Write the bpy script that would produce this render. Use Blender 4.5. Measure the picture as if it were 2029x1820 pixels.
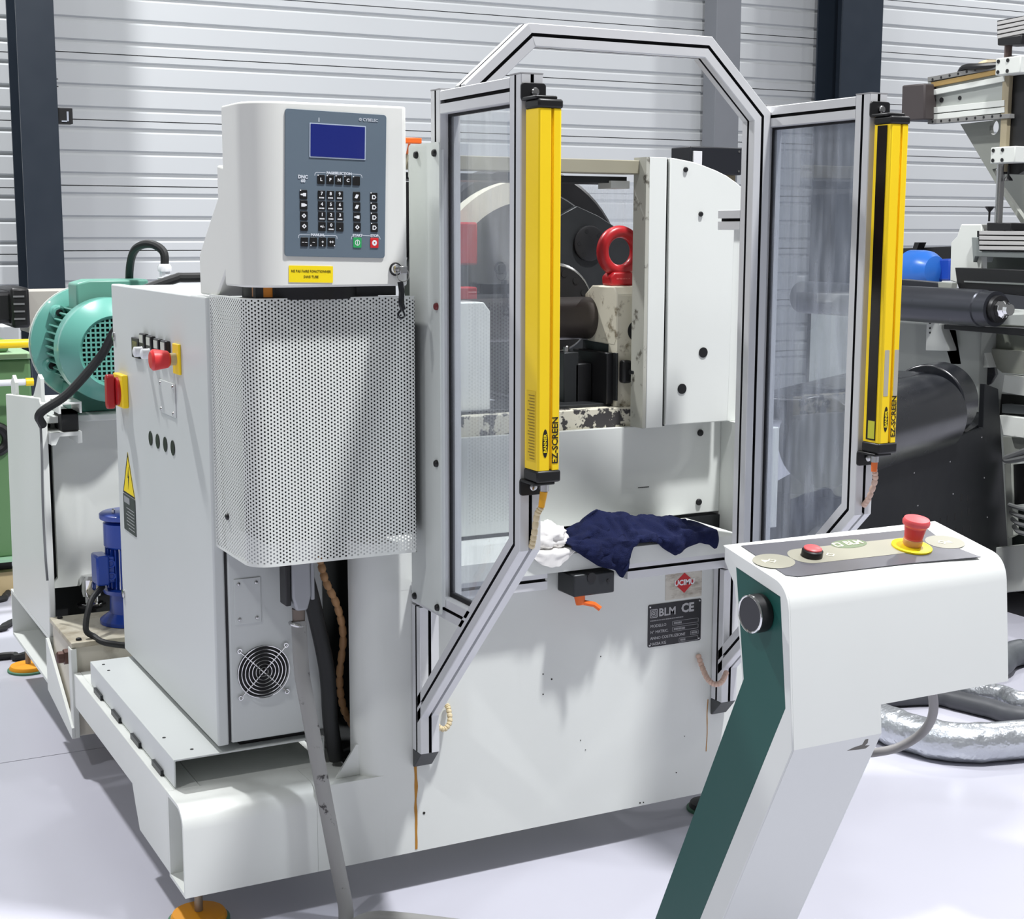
import bpy, bmesh, math, random
from mathutils import Vector, Matrix, Euler, noise as mnoise

# ------------------------------------------------------------------ clear
for o in list(bpy.data.objects): bpy.data.objects.remove(o, do_unlink=True)
SC = bpy.context.scene
COL = SC.collection
random.seed(7)
pi = math.pi

# ------------------------------------------------------------------ camera
W_, H_ = 2029, 1820
F_, YAW, PIT, ROL = 2960.28, 0.480449, 0.151435, 0.0024716
CAM = Vector((0.0, 0.0, 1.47))
_f = Vector((math.sin(YAW) * math.cos(PIT), math.cos(YAW) * math.cos(PIT), -math.sin(PIT)))
_r = Vector((math.cos(YAW), -math.sin(YAW), 0))
_d = _f.cross(_r)
_cr, _sr = math.cos(ROL), math.sin(ROL)
RIGHT, DOWN = _r * _cr - _d * _sr, _r * _sr + _d * _cr
cd = bpy.data.cameras.new('camera')
cam = bpy.data.objects.new('camera', cd)
COL.objects.link(cam)
M4 = Matrix.Identity(4)
for i in range(3):
    M4[i][0], M4[i][1], M4[i][2], M4[i][3] = RIGHT[i], -DOWN[i], -_f[i], CAM[i]
cam.matrix_world = M4
cd.sensor_fit = 'HORIZONTAL'
cd.sensor_width = 36.0
cd.lens = F_ / W_ * 36.0
cd.clip_start, cd.clip_end = 0.05, 200
SC.camera = cam

# ------------------------------------------------------------------ world, lamps, exposure
SC.view_settings.view_transform = 'Standard'
SC.view_settings.look = 'None'
SC.view_settings.exposure = 0.37
SC.view_settings.gamma = 1.0
SC.view_settings.use_curve_mapping = False
wd = bpy.data.worlds.new('hall_light')
SC.world = wd
wd.use_nodes = True
wd.node_tree.nodes['Background'].inputs[0].default_value = (0.97, 0.985, 1.0, 1)
wd.node_tree.nodes['Background'].inputs[1].default_value = 0.16

def high_bay(x, y, z, power, r=0.22):
    l = bpy.data.lights.new('high_bay_lamp', 'AREA')
    l.shape = 'DISK'
    l.size = 2 * r
    l.energy = power
    l.color = (0.985, 0.99, 1.0)
    o = bpy.data.objects.new('high_bay_lamp', l)
    o.location = (x, y, z)
    COL.objects.link(o)
LP = 260
for (x, y, k) in ((2.75, 0.9, 2.1), (-3.4, 0.6, .50), (8.4, 0.4, .45),
                  (2.4, 5.2, .25), (-.5, 7.25, 1.9), (9.8, 7.1, 1.0), (12.5, 3.0, .4)):
    high_bay(x, y, 7.2, LP * k)

# ------------------------------------------------------------------ pixel helpers (measuring only)
def ray(x, y):
    return RIGHT * ((x - 1014.5) / F_) + DOWN * ((y - 910) / F_) + _f
def onX(x, y, v):
    d = ray(x, y); return CAM + d * ((v - CAM.x) / d.x)
def onY(x, y, v):
    d = ray(x, y); return CAM + d * ((v - CAM.y) / d.y)
def onZ(x, y, v):
    d = ray(x, y); return CAM + d * ((v - CAM.z) / d.z)

# ------------------------------------------------------------------ materials
def lin(c):
    c = c / 255.0
    return c / 12.92 if c <= 0.04045 else ((c + 0.055) / 1.055) ** 2.4
def L3(rgb): return tuple(lin(v) for v in rgb)
MATS = {}
def mat(name, rgb, rough=0.5, metal=0.0, var=0.05, scale=6.0, rvar=0.08, bump=0.0, bscale=60.0,
        spec=0.5, coat=0.0, emit=None, trans=0.0, alpha=1.0, ior=1.45):
    if name in MATS: return MATS[name]
    m = bpy.data.materials.new(name)
    m.use_nodes = True
    nt = m.node_tree
    b = nt.nodes['Principled BSDF']
    c = L3(rgb)
    tc = nt.nodes.new('ShaderNodeTexCoord')
    n = nt.nodes.new('ShaderNodeTexNoise')
    n.inputs['Scale'].default_value = scale
    n.inputs['Detail'].default_value = 4
    nt.links.new(tc.outputs['Object'], n.inputs['Vector'])
    mx = nt.nodes.new('ShaderNodeMix'); mx.data_type = 'RGBA'
    mx.inputs[6].default_value = (*[max(0, v * (1 - var)) for v in c], 1)
    mx.inputs[7].default_value = (*[min(1, v * (1 + var)) for v in c], 1)
    nt.links.new(n.outputs['Fac'], mx.inputs[0])
    nt.links.new(mx.outputs[2], b.inputs['Base Color'])
    mr = nt.nodes.new('ShaderNodeMapRange')
    mr.inputs[3].default_value = max(0.02, rough - rvar)
    mr.inputs[4].default_value = min(1, rough + rvar)
    nt.links.new(n.outputs['Fac'], mr.inputs[0])
    nt.links.new(mr.outputs[0], b.inputs['Roughness'])
    b.inputs['Metallic'].default_value = metal
    b.inputs['Specular IOR Level'].default_value = spec
    b.inputs['IOR'].default_value = ior
    b.inputs['Coat Weight'].default_value = coat
    b.inputs['Transmission Weight'].default_value = trans
    b.inputs['Alpha'].default_value = alpha
    if emit:
        b.inputs['Emission Color'].default_value = (*L3(emit[0]), 1)
        b.inputs['Emission Strength'].default_value = emit[1]
    if bump:
        n2 = nt.nodes.new('ShaderNodeTexNoise'); n2.inputs['Scale'].default_value = bscale
        n2.inputs['Detail'].default_value = 3
        nt.links.new(tc.outputs['Object'], n2.inputs['Vector'])
        bp = nt.nodes.new('ShaderNodeBump'); bp.inputs['Strength'].default_value = bump
        bp.inputs['Distance'].default_value = 0.01
        nt.links.new(n2.outputs['Fac'], bp.inputs['Height'])
        nt.links.new(bp.outputs['Normal'], b.inputs['Normal'])
    MATS[name] = m
    return m

def worn(name, rgb, rgb2, rough=0.5, scale=9.0, thr=0.6, soft=0.04, stretch=(1, 1, 1), detail=7):
    """paint with irregular worn / stained patches of a second colour"""
    m = mat(name, rgb, rough)
    nt = m.node_tree
    b = nt.nodes['Principled BSDF']
    src = b.inputs['Base Color'].links[0].from_socket
    tc = [n for n in nt.nodes if n.type == 'TEX_COORD'][0]
    mp = nt.nodes.new('ShaderNodeMapping'); mp.inputs['Scale'].default_value = stretch
    nt.links.new(tc.outputs['Object'], mp.inputs['Vector'])
    n = nt.nodes.new('ShaderNodeTexNoise'); n.inputs['Scale'].default_value = scale
    n.inputs['Detail'].default_value = detail; n.inputs['Roughness'].default_value = 0.65
    nt.links.new(mp.outputs['Vector'], n.inputs['Vector'])
    mr = nt.nodes.new('ShaderNodeMapRange')
    mr.inputs[1].default_value = thr - soft; mr.inputs[2].default_value = thr + soft
    nt.links.new(n.outputs['Fac'], mr.inputs[0])
    mx = nt.nodes.new('ShaderNodeMix'); mx.data_type = 'RGBA'
    nt.links.new(mr.outputs[0], mx.inputs[0])
    nt.links.new(src, mx.inputs[6])
    mx.inputs[7].default_value = (*L3(rgb2), 1)
    nt.links.new(mx.outputs[2], b.inputs['Base Color'])
    return m

paint = mat('machine_paint', (222, 225, 221), 0.42, var=0.03, scale=3)
paint_grey = mat('cabinet_paint', (206, 210, 209), 0.45, var=0.025, scale=4)
paint_warm = mat('console_paint', (226, 227, 222), 0.5, var=0.02, scale=5)
paint_old = worn('stained_machine_paint', (216, 219, 214), (168, 160, 136), 0.45, scale=4, thr=0.72, soft=0.12, stretch=(3, 3, .6))
cream = worn('worn_cream_paint', (214, 209, 190), (120, 108, 84), 0.5, scale=16, thr=0.63, soft=0.05)
cream_worn = worn('chipped_cream_paint', (210, 206, 188), (62, 60, 60), 0.55, scale=22, thr=0.52, soft=0.015)
plate_touch = worn('retouched_plate_paint', (210, 215, 211), (150, 165, 150), 0.5, scale=5, thr=0.70, soft=0.02, stretch=(1, 1, .5))
alu = mat('anodised_aluminium', (214, 215, 217), 0.38, 0.22, var=0.04, scale=12, rvar=0.05)
slotm = mat('slot_shade_rubber', (30, 30, 34), 0.7)  # real rubber in gaskets and some slots, painted shade in the other slots
steel = mat('bright_steel', (190, 190, 190), 0.22, 1.0)
chrome = mat('chrome', (225, 225, 225), 0.08, 1.0, rvar=.03)
steel_dk = mat('dark_steel', (52, 54, 56), 0.4, 0.5, var=0.2, scale=14)
burnt = mat('blackened_steel', (36, 36, 38), 0.42, 0.35, var=0.25, scale=18)
barrelm = mat('brown_steel', (78, 72, 70), 0.4, 0.5, var=0.12)
black = mat('black_plastic', (22, 22, 24), 0.42)
blackgloss = mat('black_enamel', (24, 26, 31), 0.26, var=.15, spec=.8)
blackrub = mat('black_rubber', (30, 31, 32), 0.6)
dark_in = mat('dark_interior', (26, 28, 29), 0.8)  # dark tone painted in for the shade of interiors
yellow = mat('safety_yellow', (252, 214, 30), 0.38, var=0.04)
yellow_lbl = mat('yellow_label', (247, 220, 20), 0.45)
amber = mat('amber_plastic', (196, 120, 30), 0.4)
orange = mat('orange_plastic', (240, 110, 40), 0.4)
pad_or = mat('orange_foot_pad', (225, 150, 20), 0.6, var=0.1)
red = mat('red_enamel', (170, 30, 36), 0.35, var=.1)
redp = mat('red_plastic', (205, 50, 52), 0.42)
redp2 = mat('faded_red_plastic', (226, 88, 92), 0.45)
teal = mat('motor_teal', (98, 163, 150), 0.3, var=.06, coat=.3)
teal_dk = mat('motor_teal_frame', (80, 140, 126), 0.45)
blue = mat('pump_blue', (30, 66, 160), 0.32, var=.1, coat=.3)
blue_lt = mat('bright_blue', (45, 105, 190), 0.3)
green = mat('machine_green', (92, 128, 86), 0.5)
green_dk = mat('pedestal_green', (30, 84, 78), 0.45, var=.06)
petrol = mat('petrol_blue', (10, 110, 130), 0.5)
panel_blue = mat('keypad_bluegrey', (98, 112, 124), 0.42, var=.03)
panel_gr = mat('overlay_grey', (92, 92, 98), 0.35, var=.08)
overlay_ol = mat('overlay_olive', (150, 148, 134), 0.4, var=.05)
screen = mat('blue_screen', (24, 34, 98), 0.25, emit=((22, 32, 100), 0.35))
white_ink = mat('white_ink', (232, 234, 236), 0.5)
black_ink = mat('black_ink', (28, 24, 18), 0.6)
cream_ink = mat('cream_ink', (226, 224, 196), 0.5)
green_key = mat('green_key', (50, 160, 92), 0.4)
red_key = mat('red_key', (205, 40, 44), 0.4)
navy = mat('navy_knit', (26, 32, 66), 0.92, var=.25, scale=40, bump=.5, bscale=500, spec=.2)
rag_w = worn('white_cotton', (228, 226, 224), (120, 112, 106), 0.95, scale=14, thr=.68, soft=.05)
tan = mat('tan_conduit', (168, 128, 88), 0.6, var=.15, scale=30)
cream_cond = mat('cream_conduit', (212, 196, 160), 0.55, var=.15, scale=30)
pink_cond = mat('pinkish_conduit', (206, 176, 160), 0.6, var=.15, scale=30)
orange_cab = mat('orange_cable', (226, 112, 50), 0.5)
hose_gr = worn('dirty_grey_hose', (146, 146, 144), (60, 58, 58), 0.5, scale=26, thr=.64, soft=.03)
foil = mat('foil_duct', (196, 200, 205), 0.3, .75, var=.2, scale=8, bump=1.0, bscale=22)
rust = mat('rust_streak', (176, 124, 44), 0.7, var=.25, scale=40)
col_dark = mat('column_navy', (34, 42, 52), 0.4, var=.06)
col_grey = mat('column_grey', (112, 115, 120), 0.5, var=.04)
cladm = mat('cladding_paint', (195, 198, 200), 0.35, var=.02, scale=2)
bg_white = mat('background_machine_white', (206, 209, 204), 0.5)
bg_grey = mat('background_machine_grey', (146, 149, 142), 0.5)
brass = mat('brass_strip', (180, 150, 96), 0.4, .5)

# floor: pale lavender-grey resin with faint mottling
floorm = mat('resin_floor', (181, 181, 192), 0.36, var=.05, scale=.9, rvar=.12, bump=.02, bscale=6)

def make_glass(name, tint, haze, streak):
    m = bpy.data.materials.new(name); m.use_nodes = True
    nt = m.node_tree; nt.nodes.clear()
    out = nt.nodes.new('ShaderNodeOutputMaterial')
    tr = nt.nodes.new('ShaderNodeBsdfTransparent'); tr.inputs[0].default_value = (*tint, 1)
    gl = nt.nodes.new('ShaderNodeBsdfGlossy'); gl.inputs['Roughness'].default_value = 0.015
    lw = nt.nodes.new('ShaderNodeLayerWeight'); lw.inputs[0].default_value = .5
    pw = nt.nodes.new('ShaderNodeMath'); pw.operation = 'POWER'; pw.inputs[1].default_value = 5
    fr = nt.nodes.new('ShaderNodeMath'); fr.operation = 'MULTIPLY_ADD'; fr.inputs[1].default_value = .95; fr.inputs[2].default_value = .10
    nt.links.new(lw.outputs['Facing'], pw.inputs[0]); nt.links.new(pw.outputs[0], fr.inputs[0])
    df = nt.nodes.new('ShaderNodeBsdfDiffuse'); df.inputs[0].default_value = (0.62, 0.65, 0.70, 1)
    tl = nt.nodes.new('ShaderNodeBsdfTranslucent'); tl.inputs[0].default_value = (0.62, 0.66, 0.72, 1)
    ad = nt.nodes.new('ShaderNodeMixShader'); ad.inputs[0].default_value = .5
    nt.links.new(df.outputs[0], ad.inputs[1]); nt.links.new(tl.outputs[0], ad.inputs[2])
    tc = nt.nodes.new('ShaderNodeTexCoord')
    mp = nt.nodes.new('ShaderNodeMapping'); mp.inputs['Scale'].default_value = (40, 40, 5)
    nt.links.new(tc.outputs['Object'], mp.inputs[0])
    n = nt.nodes.new('ShaderNodeTexNoise'); n.inputs['Scale'].default_value = 1.2; n.inputs['Detail'].default_value = 6
    nt.links.new(mp.outputs[0], n.inputs['Vector'])
    mr = nt.nodes.new('ShaderNodeMapRange'); mr.inputs[1].default_value = .42; mr.inputs[2].default_value = .75
    mr.inputs[3].default_value = haze; mr.inputs[4].default_value = haze + streak
    nt.links.new(n.outputs['Fac'], mr.inputs[0])
    m1 = nt.nodes.new('ShaderNodeMixShader'); m2 = nt.nodes.new('ShaderNodeMixShader')
    nt.links.new(mr.outputs[0], m1.inputs[0])
    nt.links.new(tr.outputs[0], m1.inputs[1]); nt.links.new(ad.outputs[0], m1.inputs[2])
    nt.links.new(fr.outputs[0], m2.inputs[0])
    nt.links.new(m1.outputs[0], m2.inputs[1]); nt.links.new(gl.outputs[0], m2.inputs[2])
    nt.links.new(m2.outputs[0], out.inputs[0])
    return m
glass_l = make_glass('dusty_pane', (0.93, 0.95, 0.97), 0.10, 0.10)
glass_r = make_glass('streaky_pane', (0.88, 0.91, 0.95), 0.16, 0.26)
glass_c = make_glass('clear_plastic', (0.95, 0.95, 0.94), 0.35, 0.1)

# ------------------------------------------------------------------ mesh builder
class MB:
    def __init__(s): s.v = []; s.f = []; s.mi = []
    def add(s, vs, fs, mi=0):
        k = len(s.v)
        s.v += [Vector(p) for p in vs]
        for f in fs:
            s.f.append([i + k for i in f]); s.mi.append(mi)
        return s
    def box(s, x0, x1, y0, y1, z0, z1, mi=0):
        vs = [(x, y, z) for z in (z0, z1) for y in (y0, y1) for x in (x0, x1)]
        return s.add(vs, [(0, 2, 3, 1), (4, 5, 7, 6), (0, 1, 5, 4), (2, 6, 7, 3), (0, 4, 6, 2), (1, 3, 7, 5)], mi)
    def obox(s, c, u, v, w, a, b, d, mi=0):
        """box centred c with unit axes u,v,w and full sizes a,b,d"""
        c = Vector(c); u = Vector(u).normalized() * a / 2; v = Vector(v).normalized() * b / 2; w = Vector(w).normalized() * d / 2
        vs = [c + u * i + v * j + w * k for k in (-1, 1) for j in (-1, 1) for i in (-1, 1)]
        return s.add(vs, [(0, 2, 3, 1), (4, 5, 7, 6), (0, 1, 5, 4), (2, 6, 7, 3), (0, 4, 6, 2), (1, 3, 7, 5)], mi)
    def prism(s, pts, axis, a, b, mi=0):
        def P(p, t):
            return {'x': (t, p[0], p[1]), 'y': (p[0], t, p[1]), 'z': (p[0], p[1], t)}[axis]
        n = len(pts)
        vs = [P(p, a) for p in pts] + [P(p, b) for p in pts]
        fs = [list(range(n)), list(range(n, 2 * n))] + [(i, (i + 1) % n, n + (i + 1) % n, n + i) for i in range(n)]
        return s.add(vs, fs, mi)
    def hollow(s, outer, inner, axis, a, b, mi=0):
        """open-ended tube section: outer & inner loops of the same count"""
        def P(p, t):
            return {'x': (t, p[0], p[1]), 'y': (p[0], t, p[1]), 'z': (p[0], p[1], t)}[axis]
        n = len(outer)
        vs = [P(p, a) for p in outer] + [P(p, b) for p in outer] + [P(p, a) for p in inner] + [P(p, b) for p in inner]
        fs = []
        for i in range(n):
            j = (i + 1) % n
            fs += [(i, j, n + j, n + i), (2 * n + i, 3 * n + i, 3 * n + j, 2 * n + j), (i, 2 * n + i, 2 * n + j, j), (n + i, n + j, 3 * n + j, 3 * n + i)]
        return s.add(vs, fs, mi)
    def cyl(s, p0, p1, r, r1=None, n=24, mi=0, caps=True):
        p0, p1 = Vector(p0), Vector(p1); r1 = r if r1 is None else r1
        d = (p1 - p0).normalized()
        u = d.orthogonal().normalized(); w = d.cross(u)
        vs = []
        for p, rr in ((p0, r), (p1, r1)):
            vs += [p + (u * math.cos(2 * pi * i / n) + w * math.sin(2 * pi * i / n)) * rr for i in range(n)]
        fs = [(i, (i + 1) % n, n + (i + 1) % n, n + i) for i in range(n)]
        if caps: fs += [list(range(n))[::-1], list(range(n, 2 * n))]
        return s.add(vs, fs, mi)
    def lathe(s, prof, o, d, n=32, mi=0):
        """profile [(r,h)...] about axis d through o"""
        o, d = Vector(o), Vector(d).normalized()
        u = d.orthogonal().normalized(); w = d.cross(u)
        vs = []
        for r, h in prof:
            vs += [o + d * h + (u * math.cos(2 * pi * i / n) + w * math.sin(2 * pi * i / n)) * max(r, 1e-5) for i in range(n)]
        fs = []
        for k in range(len(prof) - 1):
            fs += [(k * n + i, k * n + (i + 1) % n, (k + 1) * n + (i + 1) % n, (k + 1) * n + i) for i in range(n)]
        m = len(prof) - 1
        fs += [list(range(n))[::-1], list(range(m * n, m * n + n))]
        return s.add(vs, fs, mi)
    def torus(s, c, d, R, r, n=36, m=12, mi=0, a0=0, a1=2 * pi):
        c, d = Vector(c), Vector(d).normalized()
        u = d.orthogonal().normalized(); w = d.cross(u)
        vs = []; fs = []
        for i in range(n):
            a = 2 * pi * i / n; e = u * math.cos(a) + w * math.sin(a)
            vs += [c + e * (R + r * math.cos(2 * pi * j / m)) + d * (r * math.sin(2 * pi * j / m)) for j in range(m)]
        for i in range(n):
            for j in range(m):
                fs.append((i * m + j, ((i + 1) % n) * m + j, ((i + 1) % n) * m + (j + 1) % m, i * m + (j + 1) % m))
        return s.add(vs, fs, mi)
    def tube(s, pts, r, n=10, mi=0, sub=6, ribs=0.0, ripple=0):
        """swept tube through smooth (Catmull-Rom) points; ribs>0 gives a corrugated / wrapped look"""
        P = [Vector(p) for p in pts]
        Q = []
        if sub > 1 and len(P) > 2:
            E = [P[0] * 2 - P[1]] + P + [P[-1] * 2 - P[-2]]
            for i in range(1, len(E) - 2):
                for k in range(sub):
                    t = k / sub; a, b, c, d = E[i - 1], E[i], E[i + 1], E[i + 2]
                    Q.append(.5 * ((2 * b) + (c - a) * t + (2 * a - 5 * b + 4 * c - d) * t * t + (3 * b - a - 3 * c + d) * t ** 3))
            Q.append(P[-1])
        else: Q = P
        u = None; vs = []; fs = []
        for i, p in enumerate(Q):
            d = (Q[min(i + 1, len(Q) - 1)] - Q[max(i - 1, 0)]).normalized()
            u = d.orthogonal().normalized() if u is None else (u - d * u.dot(d)).normalized()
            w = d.cross(u)
            rr = r * (1 + (ribs if ripple and i % ripple == 0 else 0))
            vs += [p + (u * math.cos(2 * pi * j / n) + w * math.sin(2 * pi * j / n)) * rr for j in range(n)]
        m = len(Q)
        for i in range(m - 1):
            fs += [(i * n + j, i * n + (j + 1) % n, (i + 1) * n + (j + 1) % n, (i + 1) * n + j) for j in range(n)]
        fs += [list(range(n))[::-1], list(range((m - 1) * n, m * n))]
        return s.add(vs, fs, mi)
    def build(s, name, mats, parent=None, bevel=0.0, seg=2, smooth=35, recalc=True, **kw):
        me = bpy.data.meshes.new(name)
        off = parent['_o'] if parent is not None and '_o' in parent else (0, 0, 0)
        off = Vector(off)
        if parent is None and kw.get('origin') is not None: off = Vector(kw['origin'])
        me.from_pydata([tuple(p - off) for p in s.v], [], s.f)
        if not isinstance(mats, (list, tuple)): mats = [mats]
        for m in mats: me.materials.append(m)
        me.polygons.foreach_set('material_index', s.mi)
        if recalc:
            bm = bmesh.new(); bm.from_mesh(me)
            bmesh.ops.recalc_face_normals(bm, faces=bm.faces)
            bm.to_mesh(me); bm.free()
        if smooth:
            me.polygons.foreach_set('use_smooth', [True] * len(me.polygons))
            me.set_sharp_from_angle(angle=math.radians(smooth))
        me.update()
        o = bpy.data.objects.new(name, me)
        COL.objects.link(o)
        if parent is not None:
            o.parent = parent
        elif kw.get('origin') is not None:
            o.location = off
        o['_o'] = tuple(off)
        if bevel:
            b = o.modifiers.new('bevel', 'BEVEL'); b.width = bevel; b.segments = seg
            b.limit_method = 'ANGLE'; b.angle_limit = math.radians(40)
        for k in ('label', 'category', 'group', 'kind'):
            if kw.get(k): o[k] = kw[k]
        return o

def thing(name, label, cat, loc, group=None):
    o = bpy.data.objects.new(name, None)
    o.empty_display_size = .1
    COL.objects.link(o)
    o.location = loc; o['_o'] = tuple(loc)
    o['label'] = label; o['category'] = cat
    if group: o['group'] = group
    return o

def lab(o, label): o['label'] = label; return o

def text_pts(body, size, align='CENTER', bold=0.0, space=1.0):
    cu = bpy.data.curves.new('txt', 'FONT')
    cu.body = body; cu.size = size; cu.align_x = align; cu.align_y = 'CENTER'
    cu.extrude = 0.0002; cu.offset = bold; cu.resolution_u = 2; cu.space_character = space
    o = bpy.data.objects.new('txt', cu); COL.objects.link(o)
    dg = bpy.context.evaluated_depsgraph_get()
    me = o.evaluated_get(dg).to_mesh()
    vs = [v.co.copy() for v in me.vertices]; fs = [list(p.vertices) for p in me.polygons]
    o.evaluated_get(dg).to_mesh_clear()
    bpy.data.objects.remove(o, do_unlink=True); bpy.data.curves.remove(cu)
    return vs, fs
def text(mb, body, size, origin, right, up, align='CENTER', bold=0.0, sx=1.0, mi=0, lift=.0004, space=1.0):
    vs, fs = text_pts(body, size, align, bold, space)
    r, u = Vector(right).normalized(), Vector(up).normalized(); n = r.cross(u); o = Vector(origin)
    return mb.add([o + r * (v.x * sx) + u * v.y + n * (v.z + lift) for v in vs], fs, mi)

def rrect(cx, cz, w, h, r, n=5):
    pts = []
    for (sx, sz, a0) in ((1, 1, 0), (-1, 1, 90), (-1, -1, 180), (1, -1, 270)):
        for k in range(n + 1):
            a = math.radians(a0 + 90 * k / n)
            pts.append((cx + sx * (w / 2 - r) + r * math.cos(a), cz + sz * (h / 2 - r) + r * math.sin(a)))
    return pts
def arc(cx, cy, r, a0, a1, n=8):
    return [(cx + r * math.cos(math.radians(a0 + (a1 - a0) * k / n)), cy + r * math.sin(math.radians(a0 + (a1 - a0) * k / n))) for k in range(n + 1)]
def bolt(parent, p, d, r=.006, h=.005, m=None, name='bolt'):
    d = Vector(d); p = Vector(p)
    mb = MB().lathe([(r, 0), (r, h * .5), (r * .8, h * .85), (r * .45, h)], p, d, 12)
    return mb.build(name, m or black, parent)

# ================================================================== SETTING
fl = MB().box(-9, 16, -4, 11, -.12, -.012).build('floor', mat('joint_fill', (120, 120, 126), .8), kind='structure')
for i, (xa, xb) in enumerate(((-9, -3.2), (-3.2, 5.4), (5.4, 16))):
    for (ya, yb) in ((-4, -.6), (-.6, 4.2), (4.2, 11)):
        MB().box(xa + .002, xb - .002, ya + .002, yb - .002, -.012, 0).build('floor_slab', floorm, fl, smooth=0)

WY = -0.019804
WD = Vector((math.cos(WY), math.sin(WY), 0)); WN = Vector((math.sin(WY), -math.cos(WY), 0))  # along / towards the hall
WP = Vector((2.9, 9.5, 0))
def wp(x, dep, z):                      # x world-ish along wall, dep towards hall
    p = WP + WD * (x - 2.9) + WN * dep
    return Vector((p.x, p.y, z))
mbw = MB()
mbw.add([wp(x, d, z) for z in (0, 4.4) for d in (-.2, -.03) for x in (-2.5, 13)],
        [(0, 2, 3, 1), (4, 5, 7, 6), (0, 1, 5, 4), (2, 6, 7, 3), (0, 4, 6, 2), (1, 3, 7, 5)])
wall = mbw.build('wall_back', cladm, kind='structure')
PIT_ = .398
for (xa, xb, off) in ((-2.5, 1.70, -.02), (1.702, 7.70, 0.0), (7.702, 13, -.064)):
    prof = [(0, -.003)]
    for rz in (-.058, -.198, -.332):
        prof += [(0, rz + .018), (-.016, rz + .008), (-.016, rz - .003), (0, rz - .017)]
    prof += [(0, -PIT_ + .003), (-.02, -PIT_ + .003), (-.02, -.003)]
    me0 = None
    for k in range(-3, 8):
        zj = 1.345 + off + PIT_ * k
        if me0 is None:
            m = MB()
            n = len(prof)
            m.add([wp(xa, d, z) for d, z in prof] + [wp(xb, d, z) for d, z in prof],
                  [list(range(n)), list(range(n, 2 * n))] + [(i, (i + 1) % n, n + (i + 1) % n, n + i) for i in range(n)])
            o = m.build('cladding_panel', cladm, wall, smooth=0); me0 = o.data
        else:
            o = bpy.data.objects.new('cladding_panel', me0); COL.objects.link(o); o.parent = wall
        o.location.z = zj

def h_column(x0, x1, yf, dep, m, label, ztop=5.0):
    t = thing('steel_column', label, 'column', ((x0 + x1) / 2, yf, 0))
    ft = .016
    MB().box(x0, x1, yf, yf + ft, 0, ztop).build('front_flange', m, t)
    MB().box(x0, x1, yf + dep - ft, yf + dep, 0, ztop).build('back_flange', m, t)
    xm = (x0 + x1) / 2
    MB().box(xm - .006, xm + .006, yf + ft, yf + dep - ft, 0, ztop).build('web', m, t)
    return t
cL0, cL1 = onY(39, 200, 9.05).x, onY(114, 200, 9.05).x
colL = h_column(cL0, cL1, 9.05, .32, col_dark, 'dark navy steel column at the left edge, with a small bracket on it')
for zz in (onY(116, 156, 9.1).z, onY(117, 171, 9.1).z):
    MB().cyl((cL1, 9.12, zz), (cL1 + .022, 9.12, zz), .006, .002, 8).build('bolt', black, colL)
bx, bz = onY(130, 228, 9.0).x, onY(130, 228, 9.0).z
br = thing('wall_bracket', 'small black bracket fixed to the side of the left navy column', 'bracket', (bx, 9.1, bz - .05))
MB().box(cL1 + .001, cL1 + .085, 9.06, 9.14, bz - .045, bz + .045).build('body', black, br, .003)
MB().box(cL1 + .05, cL1 + .06, 9.052, 9.06, bz - .03, bz + .025).box(cL1 + .02, cL1 + .05, 9.052, 9.06, bz - .035, bz - .027).build('clip', mat('grey_clip', (150, 155, 165), .5), br)
cR0, cR1 = onY(1668, 100, 9.0).x, onY(1747, 100, 9.0).x
h_column(cR0, cR1, 9.0, .30, col_dark, 'dark navy steel column behind the right light curtain')
tc_ = thing('grey_post', 'lighter grey post against the back wall behind the arched frame', 'column', (onY(1440, 100, 9.2).x, 9.2, 0))
g0, g1 = onY(1418, 150, 9.2).x, onY(1466, 150, 9.2).x
MB().box(g0, g1, 9.2, 9.36, 0, 5).build('shaft', col_grey, tc_, .006)
MB().box(g0 - .03, g1 + .03, 9.17, 9.37, 0, .02).build('foot_plate', col_grey, tc_)

# ================================================================== TUBE BENDING MACHINE (main)
YF = 2.92
T = thing('tube_bending_machine', 'large off-white tube bending machine with arched guard opening and welded base', 'machine', (1.5, 3.2, 0))
# base: front box tube with open left end, side rail, rear beam
def tubeloop(y0, y1, z0, z1, r):
    return [(y0, z0)] + arc(y0 + r, z1 - r, r, 180, 90, 6) + [(y1, z1), (y1, z0)]
lo = tubeloop(YF, 3.045, .094, .285, .045)
li = tubeloop(YF + .008, 3.037, .102, .277, .038)
MB().hollow(lo, li, 'x', .757, 1.0495).build('front_beam', paint, T)
MB().prism([(3.046, .10), (3.31, .10), (3.345, .15), (3.37, .192), (4.02, .19), (4.02, .285), (3.046, .285)], 'x', .757, .775).build('side_rail', paint, T, .002)
MB().box(.7751, .83, 3.046, 4.02, .270, .285).build('rail_flange', paint, T, .002)
ro = [(4.36, .145), (4.36, .30), (5.03, .30), (5.03, .145)]
ri = [(4.37, .155), (4.37, .29), (5.02, .29), (5.02, .155)]
MB().hollow(ro, ri, 'x', .757, 2.2).build('rear_beam', paint, T)
MB().prism([(4.02, .10), (4.36, .145), (4.36, .30), (4.345, .30), (4.02, .13)], 'x', .746, .7545).build('rail_gusset', paint, T)
# rear housing carrying the motor
MB().prism([(4.34, .40), (4.34, .985), (4.36, 1.0), (4.94, .955), (4.98, .30), (4.36, .30)], 'x', .757, .775).build('housing_side_plate', paint, T, .003)
MB().prism([(.776, .43), (.80, .46), (.80, .92), (1.55, .92), (1.55, .46), (.95, .46), (.93, .43)], 'y', 4.42, 4.44).build('housing_front_plate', paint_old, T)
MB().box(.776, 1.55, 4.46, 4.97, .30, .90).build('housing_body', dark_in, T)
MB().box(.776, 1.55, 4.36, 4.94, .925, .945).build('housing_top_plate', paint, T, .003)
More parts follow.
